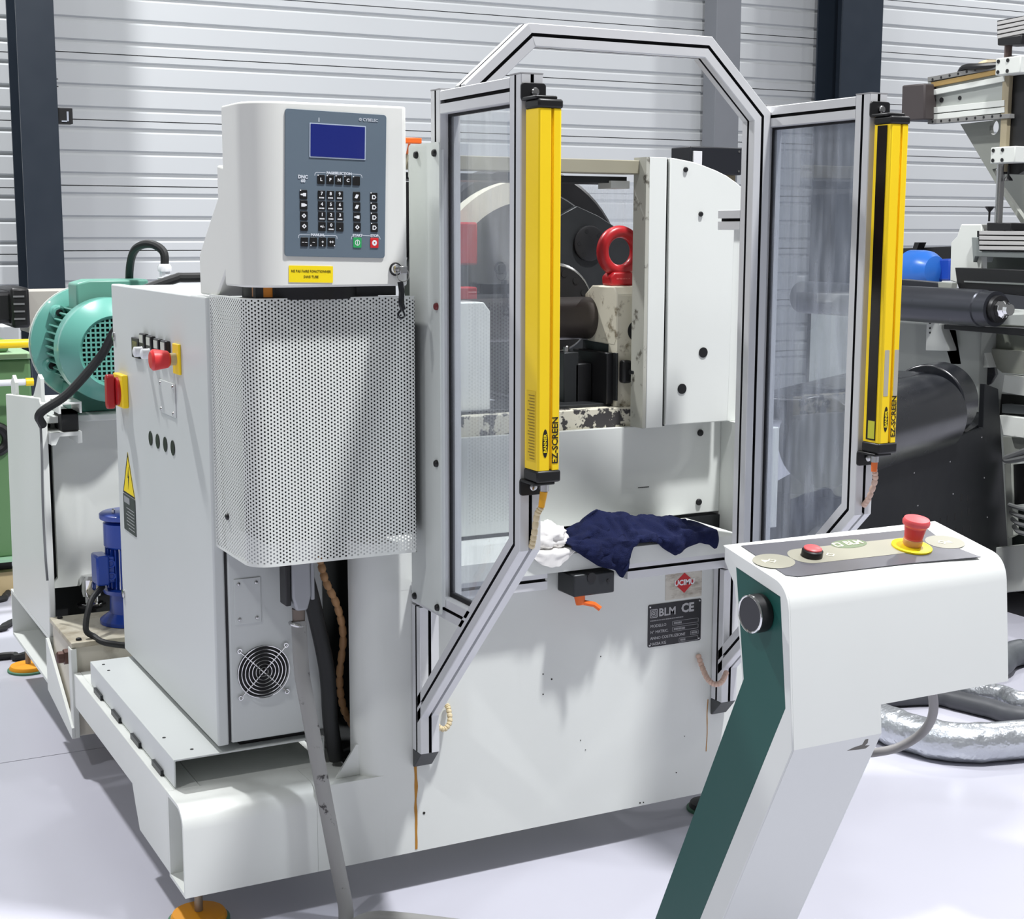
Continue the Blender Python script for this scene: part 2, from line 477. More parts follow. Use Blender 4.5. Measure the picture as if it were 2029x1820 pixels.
# motor mounting channel bits
MB().hollow([(.800, .958), (.800, .990), (.864, .990), (.864, .958)], [(.806, .958), (.806, .984), (.858, .984), (.858, .958)], 'y', 4.30, 4.42).build('mounting_channel', paint, T)
MB().box(.808, .856, 4.31, 4.42, .905, .957).build('rubber_mount', blackrub, T, .004)
MB().prism([(.776, .905), (.862, .905), (.862, .872), (.850, .872), (.850, .894), (.800, .894), (.788, .870), (.776, .870)], 'y', 4.30, 4.42).build('lower_bracket', paint, T)
MB().prism([(4.345, .985), (4.345, 1.055), (4.38, 1.065), (4.42, 1.03), (4.47, .995), (4.47, .985)], 'x', .762, .772).build('lifting_lug', paint, T)
MB().prism([(4.78, .965), (4.78, 1.005), (4.82, 1.025), (4.86, 1.0), (4.86, .965)], 'x', .762, .772).build('lifting_lug', paint, T)
# oil tank at the side
OT = thing('oil_tank', 'small grimy white oil tank on the base behind the electrical cabinet, blue pump on top', 'tank', (.95, 4.2, .09))
MB().box(.762, 1.18, 4.035, 4.33, .10, .352).build('body', worn('grimy_tank_paint', (206, 200, 186), (120, 100, 76), .5, scale=7, thr=.64, soft=.1), OT, .003)
MB().box(.755, 1.19, 4.025, 4.335, .352, .366).build('lid', worn('grimy_lid_paint', (196, 190, 172), (130, 116, 92), .5, scale=9, thr=.6, soft=.15), OT, .002)
MB().box(.752, .768, 4.02, 4.06, .10, .35).build('corner_post', paint_old, OT, .002)
for yy in (4.05, 4.31): bolt(OT, (.78, yy, .366), (0, 0, 1), .008, .007)
p_ = onX(133, 1300, .757)
MB().lathe([(.022, 0), (.022, .014), (.017, .016), (.017, .03), (.012, .034)], (.762, p_.y, p_.z), (-1, 0, 0), 8).build('drain_plug', mat('rusty_plug', (96, 72, 66), .5, .5), OT)
p_ = onZ(182, 1200, .366)
BR = thing('breather_cap', 'shiny chrome breather cap standing on the oil tank beside the blue pump', 'cap', (p_.x, p_.y, .366))
MB().lathe([(.034, 0), (.034, .012), (.022, .014), (.022, .03), (.03, .034), (.034, .05), (.034, .085), (.026, .095), (.006, .097)], (p_.x, p_.y, .366), (0, 0, 1), 20).build('cap', chrome, BR)
MB().lathe([(.042, 0), (.042, .007), (.03, .009)], (p_.x, p_.y, .3665), (0, 0, 1), 20).build('gasket', black, BR)

# front body, column
def vcol(x0, x1, y0, y1, r):
    return [(x0, y1)] + arc(x0 + r, y0 + r, r, 180, 270, 8) + [(x1, y0), (x1, y1)]
CX = 1.153
MB().prism(vcol(CX, 2.22, YF, 2.985, .055), 'z', .094, .70).build('front_body', paint, T, smooth=30)
MB().prism(vcol(CX - .0002, 1.32, YF - .0002, 2.985, .055), 'z', .698, .806).build('column_upper', paint, T, smooth=30)
MB().box(1.05, CX + .0552, YF - .0002, 2.98, .094, .285).build('front_lower', paint, T)
MB().box(.831, 1.30, 3.046, 4.0, .272, .2845).build('deck_plate', paint, T)
MB().box(1.0505, 1.152, 2.981, 3.0455, .272, .2845).build('deck_infill', paint, T)
MB().prism([(1.105, .2855), (CX + .01, .2855), (CX + .01, .355), (CX, .355)], 'y', 2.95, 2.956).build('weld_gusset', paint, T)
MB().box(1.125, 2.22, 3.30, 3.33, .286, 1.02).build('dark_backing_plate', dark_in, T)  # added dark sheet, gives the gap beside the column its interior shade
MB().box(1.155, 2.22, 2.99, 3.30, .286, .30).build('inner_floor', dark_in, T)
MB().box(2.205, 2.22, 2.93, 3.34, .285, 1.0).build('right_side_plate', paint, T)
# shelf tray
MB().prism([(2.863, .7125), (2.863, .752), (2.871, .757), (3.082, .757), (3.082, .750), (2.876, .750), (2.870, .744), (2.870, .7125)], 'x', 1.34, 2.10).build('shelf_tray', paint, T)
MB().box(1.32, 2.206, 3.082, 3.12, .72, .757).build('shelf_shadow_gap', steel_dk, T)
# back panel behind the shelf
BP = MB().box(1.34, 2.205, 3.085, 3.10, .765, .998).build('back_panel', paint, T, .002)
for (px, py) in ((1387, 857), (1384, 994)):
    p = onY(px, py, 3.085); bolt(T, p, (0, -1, 0), .0085, .007)
p = onY(1275, 965, 3.085)
MB().box(p.x - .016, p.x + .016, 3.0844, 3.0852, p.z - .001, p.z + .001).build('scratch', black_ink, T)
MB().prism([(2.207, .74), (2.285, .74), (2.285, .992), (2.222, .992), (2.207, .975)], 'y', 2.95, 3.10).build('side_cheek', paint, T, .002)
# rust streaks below the guard feet (stain sits on the plate as thin crust)
def streak(x, z0, z1, w, name='rust_stain', m=rust):
    pts = []
    N = 24
    for i in range(N + 1):
        z = z0 + (z1 - z0) * i / N; ww = w * (.5 + .5 * mnoise.noise((x, z * 30, 0)) + .25)
        pts.append((x + .002 * mnoise.noise((0, z * 22, 5)), z, ww))
    loop = [(a - b, z) for a, z, b in pts] + [(a + b, z) for a, z, b in pts[::-1]]
    return MB().prism(loop, 'y', YF - .0010, YF + .0005).build(name, m, T, smooth=0)
streak(1.282, .335, .10, .0042)
streak(1.290, .334, .322, .016)
p = onY(1402, 1385, YF); q = onY(1398, 1488, YF)
streak(p.x, p.z, q.z, .0012)
for (px, py, s) in ((1093, 1345, 2), (1076, 1335, 1.6), (1076, 1375, 1.5), (1190, 1300, 1.3), (1150, 1466, 1.2), (1160, 1485, 1.2), (1340, 1530, 1.5), (1268, 1590, 2), (1356, 1458, 1), (1275, 1589, 1.5), (840, 1610, 3)):
    p = onY(px, py, YF)
    MB().cyl((p.x, YF - .0008, p.z), (p.x, YF + .001, p.z), .0011 * s, n=7).build('paint_chip', black_ink, T)

# clamp block with orange lever
CB = onY(1173, 1148, 2.85)
MB().box(1.640, 1.748, 2.845, YF, .655, .706).build('clamp_block', steel_dk, T, .004)
p = onY(1172, 1144, 2.845)
MB().cyl((p.x, 2.8435, p.z), (p.x, 2.86, p.z), .0115, n=20).build('clamp_dark_disc', black, T)  # black disc put in for the shade of a bore
p = onY(1205, 1150, 2.845)
MB().cyl((p.x, 2.8435, p.z), (p.x, 2.86, p.z), .004, n=12).build('clamp_screw', black, T)
lv = MB()
a = onY(1150, 1170, 2.86); b = onY(1152, 1186, 2.86); c = onY(1198, 1193, 2.80)
lv.cyl((a.x, 2.865, .656), (a.x + .002, 2.862, .632), .0135, .0105, 16)
lv.tube([(a.x + .004, 2.858, .638), (a.x + .030, 2.848, .632), (c.x + .012, 2.838, .6225)], .0062, 8, sub=1)
LV = lv.build('clamp_lever', orange, T)
MB().cyl((a.x, 2.865, .665), (a.x, 2.865, .650), .009, n=12).build('lever_stud', steel_dk, T)

# name plates (text as thin ink)
def plate(mb, x0, x1, z0, z1, r, th=.0016):
    return mb.prism(rrect((x0 + x1) / 2, (z0 + z1) / 2, x1 - x0, z1 - z0, r, 3), 'y', YF - th, YF)
PY = YF - .0016
RX, UZ = (1, 0, 0), (0, 0, 1)
NP = plate(MB(), 1.888, 2.040, .488, .592, .004).build('name_plate', mat('black_plate', (36, 36, 40), .35), T)
lab(NP, 'black data plate with white lettering')
t = MB()
text(t, 'BLM', .027, (1.917, PY, .570), RX, UZ, 'LEFT', 0.0006)
text(t, 'CE', .030, (2.000, PY, .573), RX, UZ, 'CENTER', .0012)
for k, s in enumerate((.021, .014, .007)):
    cx, cz = 1.9035, .570
    o_ = rrect(cx, cz, s, s, .002, 2); i_ = rrect(cx, cz, s - .0034, s - .0034, .001, 2)
    t.hollow(o_, i_, 'y', PY - .0003, PY)
for k in range(34):
    w = .0010 + .0008 * random.random(); t.box(1.894 + k * .0028, 1.894 + k * .0028 + w, PY - .0003, PY, .5512, .5538)
for z, s in ((.539, 'MODELLO'), (.524, 'N\u00b0 MATRIC.'), (.509, 'ANNO COSTRUZIONE'), (.495, 'MASSA KG')):
    text(t, s, .0098, (1.894, PY, z), RX, UZ, 'LEFT', .0001)
for (x0, x1, z) in ((1.957, 2.032, .5395), (1.957, 2.032, .5245), (2.010, 2.033, .5095), (1.977, 2.032, .4955)):
    t.hollow(rrect((x0 + x1) / 2, z, x1 - x0, .0105, .001, 1), rrect((x0 + x1) / 2, z, x1 - x0 - .0012, .0093, .0006, 1), 'y', PY - .0003, PY)
for (x0, nk, z) in ((1.962, 9, .5395), (1.962, 13, .5245), (2.013, 7, .5095), (1.981, 6, .4955)):   # stamped figures, illegible
    for k in range(nk): t.box(x0 + k * .0025, x0 + k * .0025 + .0013, PY - .0003, PY, z - .0024, z + .0024)
t.build('plate_lettering', mat('plate_ink', (178, 178, 180), .5), NP, smooth=0)
for (x, z) in ((1.893, .587), (2.035, .587), (1.893, .493), (2.035, .493)):
    MB().lathe([(.0028, 0), (.0022, .0012), (.0005, .0016)], (x, PY, z), (0, -1, 0), 10).build('rivet', steel, NP)
UP = plate(MB(), 1.936, 2.040, .598, .664, .001).build('member_plate', worn('oily_sticker', (204, 200, 188), (96, 66, 34), .35, scale=16, thr=.56, soft=.12, stretch=(.6, 1, 1.6)), T)
lab(UP, 'oil-stained white sticker with a red diamond emblem')
MB().prism([(1.960, .637), (1.989, .661), (2.018, .637), (1.989, .611)], 'y', PY - .0006, PY).build('red_diamond', mat('emblem_red', (190, 34, 40), .4), UP, .003)
t = MB(); text(t, 'UCIMU', .0185, (1.989, PY - .0008, .637), RX, UZ, 'CENTER', .0006); t.build('emblem_lettering', white_ink, UP, smooth=0)

# ------------------------------------------------- upper head: hood, frame beam, bending head
YH = 3.03
hoodpts = [(2.001, 1.004), (2.185, 1.004), (2.190, 1.30), (2.192, 1.497), (2.245, 1.497), (2.245, 1.552)]
hoodpts += [(onY(x, y, YH).x, onY(x, y, YH).z) for x, y in ((1478, 378), (1460, 362), (1440, 348), (1420, 338), (1395, 328), (1370, 320), (1340, 314))] + [(2.001, 1.6435)]
HP = MB().prism(hoodpts, 'y', YH, YH + .012).build('hood_panel', paint, T, .002)
# wide rolled hood skin behind the face
top = hoodpts[5:]
hs = MB()
n = len(top)
hs.add([(x, YH + .012, z) for x, z in top] + [(x, YH + .16, z) for x, z in top], [(i, i + 1, n + i + 1, n + i) for i in range(n - 1)])
o = hs.build('hood_skin', paint, T); sm = o.modifiers.new('thick', 'SOLIDIFY'); sm.thickness = .004
MB().box(2.192, 2.235, YH + .02, YH + .16, 1.0, 1.50).build('hood_side', paint, T, .002)
MB().box(2.238, 2.252, YH + .01, YH + .03, 1.01, 1.49).build('edge_seal', black, T)
HF = MB().box(1.944, 1.992, YH, YH + .010, 1.000, 1.644).build('hood_frame', paint, T, .0015)
MB().box(1.934, 1.943, YH, YH + .055, 1.000, 1.644).build('hood_frame_return', worn('scuffed_edge', (176, 176, 166), (90, 86, 76), .5, scale=20, thr=.62), T)
for (px, py, r) in ((1393, 698, .0125), (1351, 770, .0125)):
    p = onY(px, py, YH); MB().cyl((p.x, YH - .002, p.z), (p.x, YH + .002, p.z), r, n=24).build('hole_plug', black, HP)
for (px, py) in ((1358, 336), (1388, 424)):
    p = onY(px, py, YH); bolt(HP, (p.x, YH, p.z), (0, -1, 0), .0062, .006)
MB().box(1.988, 2.006, YH + .0125, YH + .02, 1.001, 1.643).build('hood_seam', black, T)
# beam above opening, cream
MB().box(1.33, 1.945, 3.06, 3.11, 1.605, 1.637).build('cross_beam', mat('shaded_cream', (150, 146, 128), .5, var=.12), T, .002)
MB().box(1.33, 1.93, 3.11, 3.24, 1.585, 1.600).build('beam_underside', steel_dk, T)
MB().box(1.88, 1.932, 3.10, 3.16, 1.572, 1.590).build('beam_bracket', paint_old, T)
MB().box(1.335, 1.40, 3.05, 3.06, 1.585, 1.625).build('corner_tab', paint_old, T, .003)
# rear bending head
def pdisc(cx, cy, Y):
    p = onY(cx, cy, Y); return p
hd = onY(1040, 565, 3.62)
rr = (onY(1240, 565, 3.62).x - hd.x)
MB().lathe([(rr, 0), (rr, .07), (rr * .97, .08)], (hd.x, 3.70, hd.z), (0, -1, 0), 64).build('bend_head_disc', burnt, T)
MB().lathe([(rr * .88, 0), (rr * .88, .02), (rr * .86, .03)], (hd.x - .015, 3.62, hd.z - .02), (0, -1, 0), 64).build('head_face', steel_dk, T)
# cream arc on the left half
ap = arc(hd.x - .02, hd.z - .02, rr * .93, 100, 160, 14); ai = arc(hd.x - .02, hd.z - .02, rr * .76, 160, 100, 14)
MB().prism(ap + ai, 'y', 3.55, 3.60).build('cream_arc', cream, T)
q1, q2, q3 = onY(1183, 428, 3.58), onY(1262, 504, 3.58), onY(1262, 620, 3.58)
MB().prism([(onY(1140, 408, 3.58).x, onY(1140, 408, 3.58).z), (q1.x, q1.z), (onY(1212, 447, 3.58).x, onY(1212, 447, 3.58).z), (q2.x, q2.z), (q3.x, q3.z), (onY(1100, 620, 3.58).x, onY(1100, 620, 3.58).z), (onY(1100, 430, 3.58).x, onY(1100, 430, 3.58).z)], 'y', 3.57, 3.60).build('head_plate', steel_dk, T, .002)
p = onY(1166, 482, 3.57); rb = onY(1196, 482, 3.57).x - p.x
MB().lathe([(rb, 0), (rb, .008), (rb * .9, .010)], (p.x, 3.57, p.z), (0, -1, 0), 32).build('cover_disc', burnt, T)
for a in (40, 110, 180, 240):
    MB().cyl((p.x + rb * .72 * math.cos(math.radians(a)), 3.5595, p.z + rb * .72 * math.sin(math.radians(a))), (p.x + rb * .72 * math.cos(math.radians(a)), 3.57, p.z + rb * .72 * math.sin(math.radians(a))), .006, n=10).build('cover_screw', black, T)
# spindle flange and barrel
p = onY(1112, 612, 3.40); rb = onY(1190, 612, 3.40).x - p.x
MB().lathe([(rb, 0), (rb, .02), (rb * .96, .025)], (p.x, 3.46, p.z), (0, -1, 0), 48).build('spindle_flange', steel, T)
MB().lathe([(rb * .93, 0), (rb * .93, .004)], (p.x, 3.434, p.z), (0, -1, 0), 48).build('flange_face', burnt, T)
for a in (25, 50, 75, 100, 125, 150):
    e = Vector((math.cos(math.radians(a)), 0, math.sin(math.radians(a)))) * rb * .78
    MB().cyl((p.x + e.x, 3.428, p.z + e.z), (p.x + e.x, 3.432, p.z + e.z), .0085, n=12).build('flange_hole', black, T)
cz = onY(1135, 630, 3.26).z; rr2 = (onY(1135, 588, 3.26).z - onY(1135, 672, 3.26).z) / 2
MB().lathe([(rr2, 0), (rr2, .62), (rr2 * .96, .63)], (1.33, 3.26, cz), (1, 0, 0), 40).build('spindle_barrel', barrelm, T)
# cream arm block, front plate with a dark disc for the bore
xa_ = onY(1222, 640, 3.12).x
blk = [(3.12, 1.02), (3.12, 1.305), (3.14, 1.328), (3.24, 1.328), (3.30, 1.28), (3.30, 1.19), (3.16, 1.17), (3.16, 1.02)]
zt, zb = onY(1222, 583, 3.12).z, onY(1222, 672, 3.12).z
MB().prism([(3.12, zb), (3.12, zt), (3.135, zt + .018), (3.24, zt + .018), (3.275, zt - .005), (3.275, zb + .015), (3.26, zb - .012), (3.13, zb - .016)], 'x', xa_, xa_ + .20).build('arm_block', cream, T, .003)
MB().box(xa_ + .0008, xa_ + .2, 3.1195, 3.16, .99, zt - .002).build('arm_plate', cream, T, .002)
p = onY(1262, 655, 3.119); rb = p.x - onY(1244, 655, 3.119).x
MB().cyl((p.x, 3.1175, p.z), (p.x, 3.14, p.z), rb, n=32).build('arm_dark_disc', black, T)  # black disc on the plate, painted shade in place of a recess
MB().box(xa_ + .004, xa_ + .03, 3.14, 3.29, zb - .06, zb - .012).build('arm_spacer', steel_dk, T)
xk0, xk1 = onY(1167, 720, 3.20).x, xa_ - .001
z1_, z0_ = onY(1222, 698, 3.13).z, onY(1222, 800, 3.13).z
MB().box(xa_ - .02, xa_ - .001, 3.13, 3.30, z0_, z1_).build('clamp_jaw', burnt, T, .003)
MB().box(xa_ - .004, xa_ + .001, 3.112, 3.13, z0_ + .01, z1_).build('jaw_edge', steel_dk, T, .001)
MB().box(xa_ - .07, xa_ - .02, 3.20, 3.30, z0_ - .01, z1_ - .03).build('clamp_die', burnt, T, .004)
p = onY(1147, 690, 3.20); q = onY(1118, 690, 3.20)
MB().box(q.x, p.x, 3.20, 3.26, onY(1130, 800, 3.2).z, onY(1130, 698, 3.2).z).build('die_post', steel_dk, T, .002)
e = onY(1124, 690, 3.21)
MB().lathe([(.0075, 0), (.0075, .012), (.006, .014)], (e.x, 3.215, e.z - .008), (0, 0, 1), 12).build('cap_screw', steel, T)
p = onY(1235, 735, 3.119)
MB().box(p.x - .014, p.x + .012, 3.095, 3.119, p.z - .028, p.z + .028).build('plunger_block', black, T, .006)
MB().lathe([(.0085, 0), (.0085, .022), (.006, .026)], (p.x + .008, 3.095, p.z), (0, -1, 0), 16).build('plunger_pin', steel_dk, T)
# worn table edge below
zt2 = onY(1150, 812, 3.10).z
MB().box(1.34, xa_ + .20, 3.102, 3.14, .985, zt2).build('table_front', cream_worn, T, .002)
MB().box(1.34, xa_ + .15, 3.141, 3.32, .985, zt2 + .008).build('table_top', steel_dk, T, .002)
# things seen through the left pane
MB().prism([(1.33, .99), (1.33, 1.306), (onY(955, 632, 3.16).x, 1.306), (onY(968, 650, 3.16).x, 1.285), (onY(968, 650, 3.16).x, .99)], 'y', 3.15, 3.25).build('side_housing', paint, T, .003)
r1 = onY(928, 495, 3.5)
MB().box(r1.x - .10, r1.x + .018, 3.48, 3.54, onY(928, 525, 3.5).z, onY(928, 440, 3.5).z).build('red_jaw', red, T, .006)
r1 = onY(925, 595, 3.4)
MB().box(r1.x - .08, r1.x + .02, 3.38, 3.43, onY(928, 625, 3.4).z, onY(928, 568, 3.4).z).build('red_stop', red, T, .004)
MB().box(1.2, 1.32, 3.2, 3.6, 1.02, 1.58).build('head_side_casting', steel_dk, T)
MB().box(1.30, 1.80, 3.72, 3.76, 1.40, 1.60).build('head_back_plate', burnt, T)
# clear dirty plastic behind the opening on the upper right
MB().box(onY(1112, 380, 3.75).x, onY(1300, 380, 3.75).x, 3.75, 3.755, onY(1200, 520, 3.75).z, onY(1200, 360, 3.75).z).build('rear_window', glass_c, T)
# black drive box above the hood
d0, d1 = onY(1368, 320, 3.22), onY(1470, 320, 3.22)
DB = thing('drive_box', 'black metal box mounted on top behind the rounded hood', 'box', ((d0.x + d1.x) / 2, 3.26, 1.56))
zb0, zb1 = onY(1420, 346, 3.22).z, onY(1420, 291, 3.22).z
MB().box(d0.x, d1.x, 3.22, 3.31, zb0, zb1).build('case', mat('black_case', (26, 28, 34), .45), DB, .003)
MB().box(d0.x + .006, d0.x + .032, 3.215, 3.219, zb0 + .004, zb1 - .012).build('label_strip', mat('pale_label', (206, 206, 210), .5), DB)
MB().box(d1.x - .05, d1.x - .012, 3.23, 3.28, 1.45, zb0 - .0005).build('bracket', mat('bronze_bracket', (120, 112, 90), .5), DB)
for (a, b) in ((.01, .01), (-.01, .01), (-.01, -.01)):
    MB().cyl(((d0 if a > 0 else d1).x + a, 3.2185, (zb0 if b > 0 else zb1) + b), ((d0 if a > 0 else d1).x + a, 3.221, (zb0 if b > 0 else zb1) + b), .003, n=8).build('screw', steel, DB)

# red lifting eye
p = onY(1227, 493, 3.20)
EB = thing('lifting_eye_bolt', 'red ring-shaped lifting eye bolt standing on the cream arm block', 'eye bolt', (p.x, 3.20, zt + .018))
Ro = onY(1270, 493, 3.20).x - p.x
rt = Ro * .24
zc = zt + .018 + .030 + Ro - rt * .6
MB().torus((p.x, 3.20, zc), (0, 1, 0), Ro - rt, rt, 40, 14).build('ring', red, EB)
MB().prism([(p.x - .036, zt + .0185), (p.x + .036, zt + .0185), (p.x + .038, zt + .04), (p.x + .026, zt + .052), (p.x - .026, zt + .052), (p.x - .038, zt + .04)], 'y', 3.178, 3.222).build('shank', red, EB, .005)
t = MB()
for k in range(9): t.box(p.x - .020 + k * .0045, p.x - .0175 + k * .0045, 3.1772, 3.178, zt + .034, zt + .0375)
t.build('cast_marks', mat('cast_pink', (206, 96, 96), .5), EB, smooth=0)

# ================================================================== ALUMINIUM GUARD
A = .045
G = thing('aluminium_guard', 'slotted aluminium profile guard with arched top and two clear side panes', 'guard', (1.7, 2.75, .34))
def profile(p0, p1, udir, n0=None, n1=None, name='profile', a=A, par=None, dep=.010, sl=.007, dark_dir=None):
    """slotted square profile from p0 to p1 (centre line); n0/n1 = mitre plane normals"""
    p0, p1 = Vector(p0), Vector(p1)
    d = (p1 - p0).normalized(); u = Vector(udir); u = (u - d * u.dot(d)).normalized(); v = d.cross(u)
    h, s = a / 2, sl / 2
    side = [(-h + .0015, -h, 0), (-s, -h, 0), (-s, -h + dep, 1), (s, -h + dep, 1), (s, -h, 1), (h - .0015, -h, 0)]
    loop = []
    for k in range(4):
        c, sn = [(1, 0), (0, 1), (-1, 0), (0, -1)][k]
        for x, y, f in side: loop.append((c * x - sn * y, sn * x + c * y, f))
    n = len(loop); vs = []
    for P, N in ((p0, n0), (p1, n1)):
        N = Vector(N) if N is not None else d
        for x, y, f in loop:
            q = P + u * x + v * y
            q = q + d * ((P - q).dot(N) / d.dot(N))
            vs.append(q)
    mb = MB()
    for i in range(n):
        j = (i + 1) % n
        k = i % 6
        dark = k in (1, 2, 3)
        if dark_dir is not None:
            nr = (-v, u, v, -u)[i // 6]
            dark = dark and abs(nr.dot(Vector(dark_dir))) > .7
        mb.add([vs[i], vs[j], vs[n + j], vs[n + i]], [(0, 1, 2, 3)], 1 if dark else 0)
    # end caps
    mb.add(vs[:n], [list(range(n))]); mb.add(vs[n:], [list(range(n))])
    return mb.build(name, [alu, slotm], par or G, smooth=0, recalc=False)
h = A / 2
ZR = .694
XLp, XRp = 1.274 + h, 2.073 + h            # side-guard post centres
XLo, XRo = 1.300 + h, 2.0275 + h            # arch post centres
YFp, YBp = 2.413 + h, 2.757 + h            # front / back post centres
ZT = 1.747
S2 = math.sqrt(.5)
for X in (XLp, XRp):
    Zm = .889                                # mitre height on the outer edge
    zc_ = Zm - .0
    nb = Vector((0, -math.tan(math.radians(22.5)) * -1, 1)).normalized()
    nm = Vector((0, math.sin(math.radians(22.5)), math.cos(math.radians(22.5))))
    zmid = Zm + h * math.tan(math.radians(22.5)) * 0
    profile((X, YFp, ZT), (X, YFp, zmid), (1, 0, 0), None, (0, -nm.y, nm.z), 'front_post')
    dl = .455
    profile((X, YFp, zmid), (X, YFp + dl, zmid - dl), (1, 0, 0), (0, -nm.y, nm.z), (0, 1, 0), 'brace', dark_dir=(1, 0, 0))
    profile((X, YBp, ZT), (X, YBp, ZR + h), (1, 0, 0), None, None, 'back_post')
    profile((X, YFp + h, ZT - h - .002), (X, YBp - h, ZT - h - .002), (1, 0, 0), None, None, 'top_rail')
    yb = YFp + (zmid - ZR) * 1.0 + .005
    profile((X, yb + .012, ZR), (X, YBp - h, ZR), (1, 0, 0), (0, -S2, -S2), None, 'bottom_rail')
    profile((X, YBp - h, ZR), (X, 2.917, ZR), (1, 0, 0), None, None, 'bottom_rail')
    profile((X, 2.872 + h, .338), (X, 2.872 + h, .667), (1, 0, 0), None, None, 'leg')
    # foot wedge
    MB().prism([(2.874, .337), (2.9175, .337), (2.9175, .296), (2.912, .296)], 'x', X - h, X + h).build('foot_wedge', mat('dark_wedge', (66, 68, 70), .5), G, .002)
    # caps
    for Y in (YFp, YBp): MB().box(X - h, X + h, Y - h, Y + h, ZT + .0005, ZT + .003).build('end_cap', mat('cap_grey', (150, 150, 152), .5), G)
    # pane with gasket
    y0, y1, zt_, zb_ = YFp + h - .004, YBp - h + .004, ZT - A - .002 + .004, ZR + h
    cut = (y0 - (YFp - h)) ; zk = zmid - .012
    poly = [(y0, zt_), (y1, zt_), (y1, zb_), (YFp + h + (zk - zb_) - .003, zb_), (y0, zk)]
    gm = glass_l if X == XLp else glass_r
    MB().prism(poly, 'x', X - .002, X + .002).build('pane', gm, G, smooth=0)
    inn = [(y0 + .009, zt_ - .009), (y1 - .009, zt_ - .009), (y1 - .009, zb_ + .009), (YFp + h + (zk - zb_) + .002, zb_ + .009), (y0 + .009, zk - .003)]
    MB().hollow(poly, inn, 'x', X - .005, X + .005).build('gasket', slotm, G, smooth=0)
# arch (octagon) in front of the head
ZA = 1.885 - h
xa0, xa1 = 1.462, 1.912
YA = YBp - .018
aL, aM1, aM2, aR = Vector((XLo + .012, YBp, ZT - .012)), Vector((xa0 + .01, YA, ZA)), Vector((xa1 - .01, YA, ZA)), Vector((XRo, YA, ZT - .025))
def mitre(a, b): return (a.normalized() + b.normalized()).normalized()
dpL, dp1, dp2, dpR = Vector((0, 0, 1)), aM1 - aL, aM2 - aM1, aR - aM2
profile(aL, aM1, (0, 1, 0), (1, 0, .25), mitre(dp1, dp2), 'arch_diagonal')
profile(aM1, aM2, (0, 1, 0), mitre(dp1, dp2), mitre(dp2, dpR), 'arch_top')
profile(aM2, aR, (0, 1, 0), mitre(dp2, dpR), mitre(dpR, Vector((0, 0, -1))), 'arch_diagonal')
profile(aR, (XRo, YA, .70), (0, 1, 0), mitre(dpR, Vector((0, 0, -1))), None, 'arch_post')
# cross rails
profile((XLp + h, 2.873 + h, .696), (1.588, 2.873 + h, .696), (0, 0, 1), None, None, 'cross_rail')
profile((1.80, 2.873 + h, .696), (XRp - h, 2.873 + h, .696), (0, 0, 1), None, None, 'cross_rail')
profile((XRo, YA + h, 1.497), (XRo, 2.868, 1.497), (1, 0, 0), None, None, 'tie_rail')
# white cover plate on the left
CP = MB().prism(rrect((2.738 + 2.888) / 2, (1.645 + .684) / 2, .150, .961, .006, 3), 'x', 1.2625, 1.2655).build('cover_plate', plate_touch, G)
lab(CP, 'white sheet cover plate with patchy grey-green retouched paint')
for (px, py) in ((826, 307), (862, 303), (866, 918), (823, 1180), (868, 1203)):
    p = onX(px, py, 1.2625); bolt(CP, (1.2625, p.y, p.z), (-1, 0, 0), .0075, .007)
p = onX(866, 607, 1.2625); bolt(CP, (1.2625, p.y, p.z), (-1, 0, 0), .0075, .007, mat('dark_red_screw', (110, 40, 42), .4))
MB().box(1.2656, 1.2735, 2.74, 2.885, .70, 1.63).build('plate_spacer', paint_grey, G)

